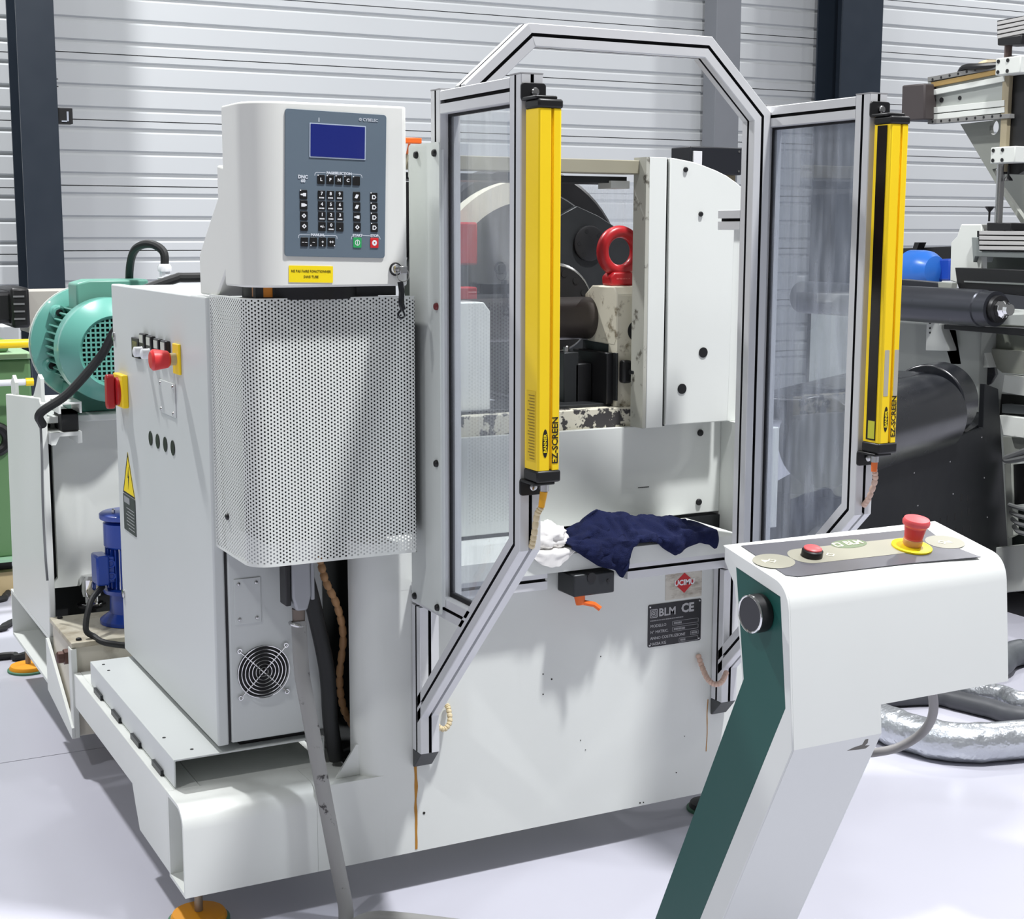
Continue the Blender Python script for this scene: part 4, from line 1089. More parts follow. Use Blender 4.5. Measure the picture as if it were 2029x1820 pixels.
MB().prism([(tb0.x + .012, mc.z + .10), (tb0.x + .012, onY(140, 561, 4.45).z), (tb0.x + .05, onY(140, 554, 4.45).z), (tb0.x + .22, onY(140, 554, 4.45).z), (tb0.x + .22, mc.z + .10)], 'y', 4.40, 4.52).build('terminal_box', mat('motor_teal_box', (98, 152, 136), .4), MO, .006)
MB().torus((tb0.x + .04, 4.42, mc.z + .125), (0, 1, 0), .012, .004, 16, 6).build('gland_ring', teal_dk, MO)
MB().box(mc.x - .09, mc.x + .13, 4.42, 4.60, .946, mc.z - R1 * .74).build('motor_foot', teal_dk, MO, .004)
# thick black cable hanging across the cowl
a, b, c = onY(238, 640, 4.15), onY(200, 705, 4.20), onY(135, 778, 4.24)
MB().tube([(a.x + .12, 4.0, 1.26), (a.x, 4.12, a.z), (b.x, 4.20, b.z), (c.x, 4.235, c.z), (onY(80, 818, 4.26).x, 4.26, onY(80, 818, 4.26).z), (onY(84, 835, 4.3).x, 4.30, .93)], .0125, 10).build('motor_cable', blackrub, origin=(c.x, 4.2, 1.0), label='thick black cable sagging in front of the green motor', category='cable')
a = onX(78, 830, .752)
MB().tube([onX(80, 835, .750), onX(83, 900, .748), onX(85, 1000, .748), onX(90, 1100, .748), onX(94, 1150, .748)], .0035, 8).build('thin_cable', mat('grey_cable', (110, 112, 114), .5), origin=(.75, 4.4, .6), label='thin grey cable running down the corner of the rear housing', category='cable')

# ================================================================== BLUE PUMP
bxp = .958; byp = 4.19
BPm = thing('pump_motor', 'bright blue vertical pump motor standing on the oil tank', 'pump', (bxp, byp, .366))
zb = .367
MB().lathe([(.088, 0), (.088, .010), (.060, .030), (.058, .085), (.075, .088), (.078, .100), (.060, .104)], (bxp, byp, zb), (0, 0, 1), 32).build('pump_body', blue, BPm)
MB().lathe([(.056, 0), (.056, .115)], (bxp, byp, zb + .104), (0, 0, 1), 32).build('stator', blue, BPm)
for i in range(26):
    a = 2 * pi * i / 26
    e = Vector((math.cos(a), math.sin(a), 0))
    MB().obox(Vector((bxp, byp, zb + .162)) + e * .061, e, e.cross(Vector((0, 0, 1))), (0, 0, 1), .012, .003, .112).build('cooling_fin', blue, BPm, smooth=0)
MB().lathe([(.067, 0), (.070, .004), (.070, .068), (.060, .074)], (bxp, byp, zb + .220), (0, 0, 1), 32).build('fan_cowl', blue, BPm)
MB().lathe([(.055, 0), (.055, .012)], (bxp, byp, zb + .294), (0, 0, 1), 24).build('vent_gap', black, BPm)
MB().lathe([(.078, 0), (.080, .003), (.080, .014), (.074, .018), (.02, .020)], (bxp, byp, zb + .300), (0, 0, 1), 36).build('rain_cap', blue, BPm)
for (dx, dy) in ((-.045, -.02), (.0, .04), (.03, -.045)):
    MB().lathe([(.005, 0), (.005, .010), (.002, .013)], (bxp + dx, byp + dy, zb + .319), (0, 0, 1), 8).build('cap_nut', steel, BPm)
tbx = MB().obox((bxp - .085, byp - .01, zb + .162), (1, 0, 0), (0, 1, 0), (0, 0, 1), .036, .075, .085).build('terminal_box', blue, BPm, .006)
MB().box(bxp - .069, bxp - .05, byp - .04, byp + .03, zb + .125, zb + .2).build('terminal_neck', blue, BPm, .004)
for dz in (-.018, .018):
    MB().torus((bxp - .062, byp - .041, zb + .162 + dz), (0, 1, 0), .010, .003, 16, 6).build('knockout', blue, BPm)
MB().cyl((bxp - .04, byp - .052, zb + .105), (bxp - .04, byp - .052, zb + .225), .0022, n=8).build('tie_rod', steel, BPm)
a, b, c = onY(176, 1195, 4.08), onY(170, 1245, 4.06), onY(205, 1272, 4.02)
MB().tube([(bxp - .085, byp - .03, zb + .115), (a.x + .01, 4.10, a.z), (b.x, 4.06, b.z), (b.x + .02, 4.045, b.z - .022), (c.x, 4.0, c.z + .004), (c.x + .06, 3.96, c.z - .004)], .0085, 10).build('pump_cable', blackrub, origin=(b.x, 4.05, .37), label='black cable curving down beside the blue pump', category='cable')

# ================================================================== FEET
def foot(px, py, r, label, zt_, pm=None):
    p = onZ(px, py, .02)
    t = thing('levelling_foot', label, 'foot', (p.x, p.y, 0), 'levelling feet under the base')
    MB().lathe([(r, 0), (r, .012), (r * .93, .020), (r * .25, .024)], (p.x, p.y, 0), (0, 0, 1), 40).build('pad', pm or pad_or, t)
    MB().lathe([(r + .006, 0), (r + .006, .006), (r, .008)], (p.x, p.y, .0005), (0, 0, 1), 40).build('rubber_rim', mat('green_rim', (70, 116, 90), .6), t)
    MB().cyl((p.x, p.y, .022), (p.x, p.y, zt_), .009, n=16).build('stem', mat('rusty_stem', (150, 138, 120), .4, .6), t)
foot(394, 1806, .060, 'orange round levelling foot under the front left corner of the base', .11)
foot(56, 1316, .062, 'orange round levelling foot under the rear left end of the base', .15)
foot(1400, 1588, .045, 'dark round levelling foot under the right front of the base', .10, blackrub)

# ================================================================== CONNECTOR, HOSES UNDER THE PERFORATED COVER
x0, x1 = onY(571, 1180, 2.93).x, onY(607, 1180, 2.93).x
zt_, zb_ = .87, onY(592, 1205, 2.93).z
xm = (x0 + x1) / 2 + .002
CN = thing('heavy_connector', 'grey metal plug connector hanging under the perforated cover', 'connector', (xm, 2.93, zb_))
MB().prism([(xm - .021, zt_), (xm + .021, zt_), (xm + .021, zb_ + .03), (xm + .012, zb_), (xm - .012, zb_), (xm - .021, zb_ + .03)], 'y', 2.905, 2.955).build('hood', mat('cast_grey', (150, 152, 156), .4, .4), CN, .005)
MB().box(xm - .034, xm - .0215, 2.91, 2.95, zb_ + .012, zt_).build('latch_bar', black, CN, .003)
MB().box(xm + .0215, xm + .03, 2.91, 2.95, zb_ + .02, zt_).build('clip', mat('cast_grey', (150, 152, 156), .4, .4), CN, .002)
c1 = onY(592, 1240, 2.93)
MB().cyl((xm, 2.93, zb_), (xm, 2.93, zb_ - .030), .014, .013, 16).build('neck', mat('brownish_nut', (110, 100, 92), .4, .5), CN)
MB().torus((xm - .003, 2.93, zb_ - .034), (.25, 0, 1), .016, .004, 20, 6).build('clamp_wire', steel, CN)
pts = [(xm, 2.93, zb_ - .028)]
for px, py, Y in ((598, 1330, 2.905), (612, 1410, 2.89), (628, 1500, 2.88), (645, 1590, 2.87), (664, 1690, 2.86), (684, 1790, 2.85)):
    q = onY(px, py, Y); pts.append(tuple(q))
q = onY(692, 1840, 2.84); pts += [tuple(q), (q.x + .05, 2.79, .022), (q.x + .25, 2.62, .021)]
MB().tube(pts, .0165, 14).build('grey_hose', hose_gr, origin=(pts[-1][0], 2.6, 0), label='dirty grey rubber hose running down across the white base to the floor', category='hose')
pts = [onY(590, 1100, 2.97), onY(608, 1150, 2.97), onY(628, 1230, 3.0), onY(648, 1330, 3.01), onY(655, 1430, 3.02), onY(650, 1500, 3.03)]
pts = [tuple(p) for p in pts]; pts[-1] = (pts[-1][0] + .02, 3.03, .30)
MB().tube(pts, .0175, 12).build('black_hose', blackrub, origin=(pts[-1][0], 3.03, .29), label='thick black hose curving down between cabinet and column', category='hose')
def spiral(path, r, m, name, label, cat='conduit', org=None, n=12, k=.32):
    P = [Vector(p) for p in path]
    return MB().tube(P, r, n, sub=12, ribs=-k, ripple=4).build(name, m, origin=org or tuple(P[-1]), label=label, category=cat)
spiral([onY(632, 1100, 2.99), onY(645, 1150, 2.99), onY(668, 1200, 3.0), onY(680, 1260, 3.02), onY(673, 1340, 3.04), onY(680, 1400, 3.05), onY(700, 1440, 3.07)], .0085, tan, 'tan_conduit', 'tan spiral-wrapped conduit beside the rounded column')
spiral([onY(858, 1420, 2.905), onY(866, 1436, 2.89), onY(880, 1444, 2.885), onY(891, 1430, 2.89), onY(889, 1405, 2.905), onY(885, 1396, 2.915)], .0062, cream_cond, 'cream_conduit', 'cream wrapped cable loop at the foot of the left guard brace')
spiral([onY(1383, 1296, 2.918), onY(1391, 1320, 2.90), onY(1402, 1344, 2.86), onY(1416, 1355, 2.84), onY(1430, 1350, 2.84), onY(1440, 1330, 2.86)], .0068, pink_cond, 'pink_conduit', 'pinkish wrapped cable loop at the foot of the right guard leg')
# curtain leads
q0 = Vector((1.305, 2.375, 1.012))
MB().cyl(q0, q0 - Vector((0, 0, .014)), .0085, n=14).build('lead_nut', steel, None, origin=tuple(q0), label='metal cable nut under the left light curtain', category='nut')
MB().cyl((1.304, 2.375, .997), (1.300, 2.377, .968), .0075, .006, 12).build('lead_plug', mat('amber_plug', (236, 170, 30), .4), origin=(1.30, 2.376, .968), label='orange-yellow cable plug under the left light curtain', category='plug')
spiral([(1.300, 2.377, .968), onY(1064, 1020, 2.385), onY(1058, 1060, 2.40), onY(1053, 1085, 2.412)], .0062, cream_cond, 'curtain_lead', 'cream wrapped lead below the left light curtain')
q0 = onY(1733, 905, 2.375)
MB().cyl((q0.x, 2.375, 1.012), (q0.x, 2.375, .998), .0085, n=14).build('lead_nut', steel, None, origin=(q0.x, 2.375, 1.0), label='metal cable nut under the right light curtain', category='nut')
spiral([(q0.x, 2.375, .985), onY(1734, 950, 2.378), onY(1722, 985, 2.39), onY(1711, 1002, 2.41)], .0062, pink_cond, 'curtain_lead', 'pinkish wrapped lead below the right light curtain')
MB().cyl((q0.x, 2.375, .998), (q0.x, 2.375, .978), .0068, .0062, 12).build('lead_plug', orange_cab, origin=(q0.x, 2.376, .978), label='orange cable plug under the right light curtain', category='plug')

# ================================================================== CLOTHS ON THE SHELF
def smooth01(t): t = max(0, min(1, t)); return t * t * (3 - 2 * t)
def interp(tab, x):
    if x <= tab[0][0]: return tab[0][1]
    for (a, b), (c, d) in zip(tab[:-1], tab[1:]):
        if x <= c: t = (x - a) / (c - a); return b + (d - b) * t
    return tab[-1][1]
LIPY, LIPZ = 2.8605, .7600
hem_px = [(1133, 1088), (1150, 1097), (1168, 1108), (1185, 1119), (1205, 1124), (1218, 1128), (1226, 1140), (1233, 1144), (1238, 1135), (1243, 1110), (1250, 1082), (1262, 1074), (1285, 1071), (1298, 1073), (1315, 1086), (1337, 1098), (1352, 1088), (1368, 1080), (1385, 1074), (1405, 1078), (1416, 1086), (1420, 1084)]
hem = [(onY(a, b, LIPY - .012).x, onY(a, b, LIPY - .012).z) for a, b in hem_px]
top_px = [(1133, 1076), (1145, 1050), (1165, 1032), (1180, 1024), (1200, 1011), (1225, 1013), (1260, 1018), (1300, 1019), (1340, 1019), (1358, 1026), (1362, 1040), (1385, 1042), (1420, 1046)]
topt = [(onY(a, b, 2.95).x, onY(a, b, 2.95).z) for a, b in top_px]
nu, nv = 130, 70
xs0, xs1 = hem[0][0], hem[-1][0]
vs = []
for i in range(nu):
    u = i / (nu - 1); x = xs0 + (xs1 - xs0) * u
    zh = interp(hem, x); zt3 = interp(topt, x + .03)
    zt3 = max(zt3, .775)
    hang = max(.0, LIPZ - zh)
    for j in range(nv):
        v = j / (nv - 1)
        if v < .38:                       # hanging / front part
            t = v / .38
            z = zh + (LIPZ + .012 - zh) * t
            y = LIPY - .010 - .012 * math.sin(t * pi) * min(1, hang * 20)
        elif v < .72:
            t = smooth01((v - .38) / .34)
            z = LIPZ + .012 + (zt3 - LIPZ - .012) * t
            y = LIPY - .010 + (2.955 - LIPY) * ((v - .38) / .34)
        else:
            t = (v - .72) / .28
            z = zt3 + (.764 - zt3) * smooth01(t)
            y = 2.945 + .07 * t
        s1 = mnoise.noise((x * 17 + z * 12, y * 24, 3.1)); s2 = mnoise.noise((x * 52 - z * 40, y * 45, 8.7)); s3 = mnoise.noise((x * 90, z * 110, y * 60))
        k = min(1, min(u, 1 - u) * 12)
        a = (.022 * s1 + .009 * s2 + .003 * s3) * k * (1 if .05 < v < .95 else .4)
        fold = .009 * math.sin((x * 1.0 - z * 1.3 + y * .6) * 95 + 5 * s1) * (1 - abs(2 * v - 1)) * k
        yy = y - abs(a) * .9 - max(0, fold) * .5
        zz = z + (a * .7 + fold * .5) * (1 if v > .38 else .15)
        if v >= .40: zz = max(zz, .7605)
        else: yy = min(yy, LIPY - .002)
        vs.append((x + .012 * (v - .38) * (1 if v > .38 else 0), yy, zz))
m = MB(); m.add(vs, [(i * nv + j, (i + 1) * nv + j, (i + 1) * nv + j + 1, i * nv + j + 1) for i in range(nu - 1) for j in range(nv - 1)])
o = m.build('navy_garment', navy, origin=(1.87, 2.93, .758), label='crumpled navy blue knitted garment draped over the shelf edge', category='garment', smooth=80, recalc=False)
sm = o.modifiers.new('thick', 'SOLIDIFY'); sm.thickness = .003; sm.offset = 1
# white rag: crumpled wad
rc = onZ(1098, 1082, .79)
vs = []; nu, nv = 48, 28
for i in range(nu):
    for j in range(nv + 1):
        a = 2 * pi * i / nu; b = pi * j / nv
        d = Vector((math.sin(b) * math.cos(a), math.sin(b) * math.sin(a), math.cos(b)))
        r = 1 + .28 * mnoise.noise(d * 2.3 + Vector((4, 1, 0))) + .16 * abs(mnoise.noise(d * 5.5)) + .07 * mnoise.noise(d * 12)
        p = Vector((d.x * .052, d.y * .045, d.z * .034)) * r
        q = Vector((1.598, 2.915, .784)) + p
        q.z = max(q.z, .7585) if q.y > LIPY else q.z
        vs.append(q)
m = MB(); m.add(vs, [(i * (nv + 1) + j, i * (nv + 1) + j + 1, ((i + 1) % nu) * (nv + 1) + j + 1, ((i + 1) % nu) * (nv + 1) + j) for i in range(nu) for j in range(nv)])
# flap hanging over the lip
fv = []
for i in range(24):
    for j in range(14):
        u, v = i / 23, j / 13
        x = 1.535 + .125 * u
        dr = .030 * math.sin(pi * min(1, u * 1.1)) + .006
        if v < .5: y, z = LIPY - .006, LIPZ + .004 - dr * (1 - v * 2)
        else: y, z = LIPY - .006 + .05 * (v - .5) * 2, LIPZ + .003
        nn = mnoise.noise((x * 60, v * 4, 2)) * .005
        fv.append((x, y - abs(nn), z + (nn if v < .5 else abs(nn))))
k0 = len(m.v); m.add(fv, [(i * 14 + j, (i + 1) * 14 + j, (i + 1) * 14 + j + 1, i * 14 + j + 1) for i in range(23) for j in range(13)])
m.build('white_rag', rag_w, origin=(1.6, 2.91, .758), label='crumpled white rag on the shelf next to the navy garment', category='rag', smooth=80)

# ================================================================== PEDESTAL (right foreground)
PQ = 1.80
def bez(a, b, c, n=8): return [((1 - t) ** 2 * a[0] + 2 * t * (1 - t) * b[0] + t * t * c[0], (1 - t) ** 2 * a[1] + 2 * t * (1 - t) * b[1] + t * t * c[1]) for t in [k / n for k in range(n + 1)]]
RND = bez((1.836, .934), (1.803, .928), (1.7985, .890))
pX0 = onY(1562, 1175, PQ).x; pX1 = onY(1990, 1118, PQ).x + .006; pXc = onY(1731, 1400, PQ).x
PD = thing('control_pedestal', 'white and green control pedestal with slanted leg in the right foreground', 'pedestal', ((pX0 + pXc) / 2, 2.1, 0))
prof = [(1.974, .961), (1.825, .932)] + [(1.812, .928), (1.803, .920), (1.800, .908)] + [(1.779, .671), (2.10, .012), (2.265, .012), (1.916, .735), (1.940, .930), (1.972, .930)]
def inset_x(x0, x1, pts, name, m, bev=.002): return MB().prism(pts, 'x', x0, x1).build(name, m, PD, bev, smooth=16)
# head (wide)
zbot = .718
head = [(1.974, .961)] + RND + [(1.783, zbot), (1.925, zbot), (1.945, .90), (1.974, .935)]
body_p = mat('pedestal_paint', (228, 231, 228), .4, var=.02)
full = [(1.974, .961)] + RND + [(1.783, zbot), (1.779, .671), (2.10, .012), (2.265, .012), (1.916, .735), (1.925, .80), (1.945, .90), (1.974, .935)]
inset_x(pX0 + .004, pXc, full, 'body', body_p, 0)
inset_x(pXc, pX1, head, 'head', body_p, 0)
# white rim around the green end panel
rim_o = [(1.974, .961), (1.825, .932), (1.812, .928), (1.803, .920), (1.800, .908), (1.779, .671), (2.10, .012), (2.265, .012), (1.916, .735), (1.945, .90), (1.974, .935)]
gp = [(1.952, .925), (1.845, .905), (1.826, .885), (1.803, .70), (2.13, .013), (2.262, .013), (1.914, .735), (1.940, .90)]
g_ = [onX(1457, 1122, pX0), onX(1546, 1182, pX0), onX(1556, 1403, pX0), onX(1387, 1820, pX0), onX(1297, 1820, pX0), onX(1472, 1345, pX0)]
gpts = [(p.y, p.z) for p in g_]
def ext(a, b, z): t = (z - a[1]) / (b[1] - a[1]); return (a[0] + (b[0] - a[0]) * t, z)
gpts[3] = ext(gpts[2], gpts[3], .014); gpts[4] = ext(gpts[5], gpts[4], .014)
MB().prism(gpts, 'x', pX0 + .0015, pX0 + .0045).build('green_end_panel', green_dk, PD)
ro = [gpts[0], gpts[1], gpts[2], gpts[3]]
rim = [(1.974, .961)] + RND + [(1.783, .718), (1.779, .671), (2.10, .012), gpts[3], gpts[2], gpts[1], gpts[0]]
MB().prism(rim, 'x', pX0, pX0 + .004).build('white_rim', body_p, PD, .0006)
c = onX(1509, 1213, pX0)
bt = MB().cyl((pX0 + .001, c.y, c.z), (pX0 - .022, c.y, c.z), .031, n=36).build('side_button', black, PD, .002)
MB().torus((pX0 - .022, c.y, c.z), (1, 0, 0), .029, .0022, 40, 8).build('button_ring', chrome, bt)
MB().cyl((pX0 - .0215, c.y, c.z), (pX0 - .0232, c.y, c.z), .027, n=36).build('button_face', mat('dark_lens', (26, 28, 34), .15), bt)
MB().box(pX0 - .06, pXc + .10, 2.02, 2.34, 0, .011).build('base_plate', body_p, PD, .003)
# sloping top overlay
ta, tb = Vector((0, 1.825, .932)), Vector((0, 1.974, .961))
tu = (tb - ta).normalized(); tn = Vector((0, -tu.z, tu.y))
def tp(px, py):
    d = ray(px, py); o = Vector((0, ta.y, ta.z)); t = (o - CAM).dot(tn) / d.dot(tn); q = CAM + d * t
    return q.x, (q - o).dot(tu)
def topp(x, s, lift=0): q = ta + tu * s + tn * lift; return Vector((x, q.y, q.z))
def tpoly(mb, pts, l0, l1, mi=0):
    n = len(pts); vs = [topp(x, s, l0) for x, s in pts] + [topp(x, s, l1) for x, s in pts]
    return mb.add(vs, [list(range(n)), list(range(n, 2 * n))] + [(i, (i + 1) % n, n + (i + 1) % n, n + i) for i in range(n)], mi)
ovp = [tp(*p) for p in ((1468, 1082), (1835, 1047), (1868, 1072), (1893, 1085), (1943, 1104), (1800, 1117), (1580, 1143), (1556, 1140))]
OV = tpoly(MB(), ovp, .0003, .0014).build('overlay_panel', panel_gr, PD, smooth=0)
def ell(px, py, w, hh, n=36):
    x, s = tp(px, py); return [(x + w / 2 * math.cos(2 * pi * k / n), s + hh / 2 * math.sin(2 * pi * k / n)) for k in range(n)]
def stad(pa, pb, r, n=12):
    (xa, sa), (xb, sb) = tp(*pa), tp(*pb); d = Vector((xb - xa, sb - sa)).normalized(); a0 = math.atan2(d.y, d.x)
    P = [(xb + r * math.cos(a0 + pi / 2 - pi * k / n), sb + r * math.sin(a0 + pi / 2 - pi * k / n)) for k in range(n + 1)]
    return P + [(xa + r * math.cos(a0 - pi / 2 - pi * k / n), sa + r * math.sin(a0 - pi / 2 - pi * k / n)) for k in range(n + 1)]
tpoly(MB(), stad((1596, 1103), (1806, 1080), .030), .0014, .0018).build('button_field', overlay_ol, OV, smooth=0)
tpoly(MB(), ell(1533, 1113, .074, .058), .0014, .0019).build('oval_field', overlay_ol, OV, smooth=0)
tpoly(MB(), ell(1872, 1075, .074, .058), .0014, .0019).build('oval_field', overlay_ol, OV, smooth=0)
tpoly(MB(), ell(1682, 1079, .072, .034), .0018, .0022).build('logo_oval', mat('logo_green', (110, 124, 98), .4), OV, smooth=0)
t = MB(); x, s = tp(1687, 1078)
text(t, 'BLM', .022, topp(x + .004, s, .0022), (1, 0, 0), tu, 'CENTER', .0005, .9)
o_, i_ = rrect(0, 0, .016, .016, .003, 2), rrect(0, 0, .010, .010, .002, 2)
q0 = topp(x - .030, s, .0026)
t.add([q0 + Vector((1, 0, 0)) * a + tu * b for a, b in o_] + [q0 + Vector((1, 0, 0)) * a + tu * b for a, b in i_], [(k, (k + 1) % len(o_), len(o_) + (k + 1) % len(o_), len(o_) + k) for k in range(len(o_))])
for (px, py) in ((1645, 1101), (1529, 1113), (1866, 1076)):
    x, s = tp(px, py)
    q0 = topp(x, s, .0024); D4 = [(-.009, 0), (0, .008), (.009, 0), (0, -.008)]; d4 = [(-.006, 0), (0, .005), (.006, 0), (0, -.005)]
    t.add([q0 + Vector((1, 0, 0)) * a + tu * b for a, b in D4 + d4], [(k, (k + 1) % 4, 4 + (k + 1) % 4, 4 + k) for k in range(4)])
for (px, py, sg) in ((1519, 1113, 1), (1877, 1076, -1)):
    x, s = tp(px, py); tpoly(t, [(x - .008 * sg, s - .006), (x - .008 * sg, s + .006), (x + .005 * sg, s)], .0019, .0023)
t.build('overlay_print', cream_ink, OV, smooth=0)['kind'] = 'stuff'
x, s = tp(1608, 1103); q = topp(x, s, .0018)
rbm = MB().lathe([(.0175, 0), (.0175, .010), (.015, .012)], q, tn, 28).build('start_button', black, PD)
MB().lathe([(.0150, 0), (.0150, .003), (.012, .005), (.003, .0055)], q + tn * .011, tn, 28).build('button_cap', redp2, rbm)
x, s = tp(1806, 1086); q = topp(x, s, .0018)
es = MB().lathe([(.034, 0), (.034, .003), (.031, .004)], q, tn, 36).build('stop_collar', yellow_lbl, PD)
MB().lathe([(.0145, 0), (.0165, .004), (.0165, .011), (.0150, .012)], q + tn * .004, tn, 28).build('stop_base', mat('peach_ring', (224, 168, 110), .4), es)
MB().lathe([(.0150, 0), (.0185, .022), (.0225, .026), (.0232, .031), (.0210, .036), (.006, .0385)], q + tn * .016, tn, 32).build('stop_mushroom', redp2, es)
MB().lathe([(.0150, 0), (.0184, .0205)], q + tn * .0161, tn, 32).build('stop_skirt', redp, es)
P = [onY(a_, b_, 1.79) for a_, b_ in ((1679, 1487), (1690, 1480), (1706, 1474), (1708, 1462), (1714, 1461), (1716, 1470), (1712, 1476), (1722, 1476), (1716, 1483), (1700, 1485))]
ys = [1.783 - (.718 - p.z) * (.004 / .047) if p.z > .671 else 1.779 + (.671 - p.z) * .487 for p in P]
n_ = len(P)
MB().add([(p.x, y - .0004, p.z) for p, y in zip(P, ys)] + [(p.x, y + .002, p.z) for p, y in zip(P, ys)], [list(range(n_)), list(range(n_, 2 * n_))] + [(i, (i + 1) % n_, n_ + (i + 1) % n_, n_ + i) for i in range(n_)]).build('paint_scuff', mat('scuff_grey', (110, 108, 102), .7), PD, smooth=0)
# cable leaving the pedestal, floor hoses
a = onY(1838, 1364, 1.88)
PC_ = [(a.x, 1.885, .73), tuple(onY(1850, 1400, 1.93)), tuple(onY(1832, 1446, 1.98)), tuple(onY(1785, 1478, 2.02)), tuple(onY(1735, 1490, 2.05)), tuple(onY(1690, 1492, 2.10))]
MB().tube(PC_, .0085, 12).build('pedestal_cable', mat('grey_cable2', (132, 130, 130), .5, var=.15, scale=20), origin=PC_[-1], label='grey cable arching from the underside of the pedestal head', category='cable')
a, b, c, d = onZ(1700, 1420, .055), onZ(1800, 1450, .055), onZ(1900, 1470, .055), onZ(2045, 1462, .055)
MB().tube([(a.x - .3, a.y + .25, .056), tuple(a), tuple(b), tuple(c), tuple(d), (d.x + .5, d.y - .1, .056)], .055, 20, ribs=.05, ripple=5).build('foil_duct', foil, origin=(b.x, b.y, 0), label='fat crinkled silver foil duct lying on the floor behind the pedestal', category='duct')
for (r, m, lb, pp_) in ((.030, mat('dark_hose', (66, 68, 72), .5, var=.3, scale=12), 'dark grey hose on the floor behind the pedestal, nearest of the three', ((1840, 1378), (1900, 1388), (1960, 1402), (2045, 1418))),
                    (.034, foil, 'silver-grey hose on the floor behind the pedestal, middle of the three', ((1880, 1362), (1930, 1368), (1985, 1378), (2045, 1390))),
                    (.045, mat('grey_hose3', (84, 88, 92), .45, var=.4, scale=10), 'thick grey hose on the floor behind the pedestal, furthest of the three', ((1960, 1320), (1995, 1300), (2020, 1292), (2050, 1290)))):
    P = [tuple(onZ(px, py, r)) for px, py in pp_]
    P = [(P[0][0] - .3, P[0][1] + .1, r)] + P + [(P[-1][0] + .4, P[-1][1], r)]
    MB().tube(P, r, 14).build('floor_hose', m, origin=(P[2][0], P[2][1], 0), label=lb, category='hose')
a_ = [tuple(onZ(px, py, .04)) for px, py in ((1985, 1225), (2010, 1245), (2045, 1262))]
# cables on floor at far left
for pts, lb in ((((0, 1300), (30, 1302), (56, 1295), (90, 1280)), 'black cable on the floor left of the rear beam, nearest one'),
                (((-20, 1248), (8, 1240), (25, 1232), (60, 1222)), 'black cable on the floor behind the rear beam, middle one'),
                (((-20, 1190), (10, 1180), (14, 1168), (-20, 1166)), 'black cable loop on the floor at the far left edge'),
                (((-30, 1158), (10, 1152), (40, 1148), (80, 1140)), 'pair of dark cables on the floor near the green machine')):
    P = [tuple(onZ(px, py, .013)) for px, py in pts]
    P = [(P[0][0] - 1.6, P[0][1] + .25, .013), (P[0][0] - .5, P[0][1] - .05, .013)] + P
    MB().tube(P, .013, 8).build('floor_cable', blackrub, origin=(P[1][0], P[1][1], 0), label=lb, category='cable')

# ================================================================== BACKGROUND, LEFT: GREEN MACHINE
GM = thing('green_machine', 'olive green machine standing behind at the left edge', 'machine', (.4, 6.6, 0))
MB().box(-.9, 1.052, 6.2, 7.4, .16, .960).build('base_body', green, GM, .01)
MB().box(-.9, 1.06, 6.18, 7.4, .962, .985).build('ledge', mat('pale_green', (138, 168, 132), .5), GM, .004)
MB().prism([(-.9, .986), (.975, .986), (.985, 1.03), (.90, 1.055), (-.9, 1.06)], 'y', 6.25, 7.2).build('upper_body', green, GM, .01)
MB().box(-.95, 1.0, 6.15, 7.4, .150, .162).build('foot_flange', mat('mint_edge', (150, 190, 160), .5), GM)
MB().box(-.9, .95, 6.25, 6.35, .10, .149).build('pallet_beam', black, GM)
MB().box(-.9, .96, 6.2, 6.4, .0, .099).build('wood_skid', mat('raw_wood', (190, 170, 130), .7, var=.2), GM)
p = onY(0, 870, 6.19); MB().torus((p.x - .02, 6.195, p.z), (0, 1, 0), .05, .022, 28, 10).build('black_ring', black, GM)
p = onY(50, 680, 6.12)
MB().cyl((-.5, 6.12, p.z), (p.x + .03, 6.12, p.z), .017, n=18).build('yellow_handrail', yellow, GM)
for x in (-.3, .5): MB().box(x - .012, x + .012, 6.135, 6.26, p.z - .012, p.z + .012).build('rail_bracket', green, GM)
p = onY(40, 757, 6.10)
MB().cyl((-.6, 6.10, p.z), (p.x + .02, 6.10, p.z), .013, n=16).build('white_handrail', white_ink, GM)
MB().cyl((p.x + .0205, 6.10, p.z), (p.x + .05, 6.10, p.z), .016, n=16).build('yellow_end_cap', yellow, GM)
for x in (-.3, .5): MB().box(x - .010, x + .010, 6.112, 6.2005, p.z - .010, p.z + .010).build('rail_bracket', green, GM)
p0, p1 = onY(-20, 578, 7.4), onY(60, 640, 7.4)
BM = thing('black_drive_unit', 'black ribbed drive unit of a machine at the far left', 'motor', (p0.x, 7.4, 1.2))
MB().box(p0.x - .8, p1.x - .03, 7.4, 7.7, p1.z, p0.z).build('body', black, BM, .02)
MB().box(p1.x - .09, p1.x - .005, 7.36, 7.7, p1.z - .02, p0.z + .02).build('end_block', black, BM, .015)
for k in range(4):
    MB().box(p1.x - .08, p1.x - .03, 7.352, 7.358, p1.z + .02 + k * .035, p1.z + .028 + k * .035).build('rib', mat('grey_rib', (120, 120, 122), .4), BM)
MB().box(p1.x, p1.x + .28, 7.45, 7.7, p1.z - .05, p0.z + .0).build('pale_block', mat('warm_grey', (178, 174, 166), .5), BM, .004)
q0, q1 = onY(-20, 645, 7.9), onY(46, 760, 7.9)
MB().box(q0.x - .8, q1.x, 7.9, 8.2, q1.z - .5, q0.z).build('white_cabinet', white_ink, origin=(q0.x, 8.0, 0), bevel=.01, label='white cabinet far behind at the left edge above the green machine', category='cabinet')

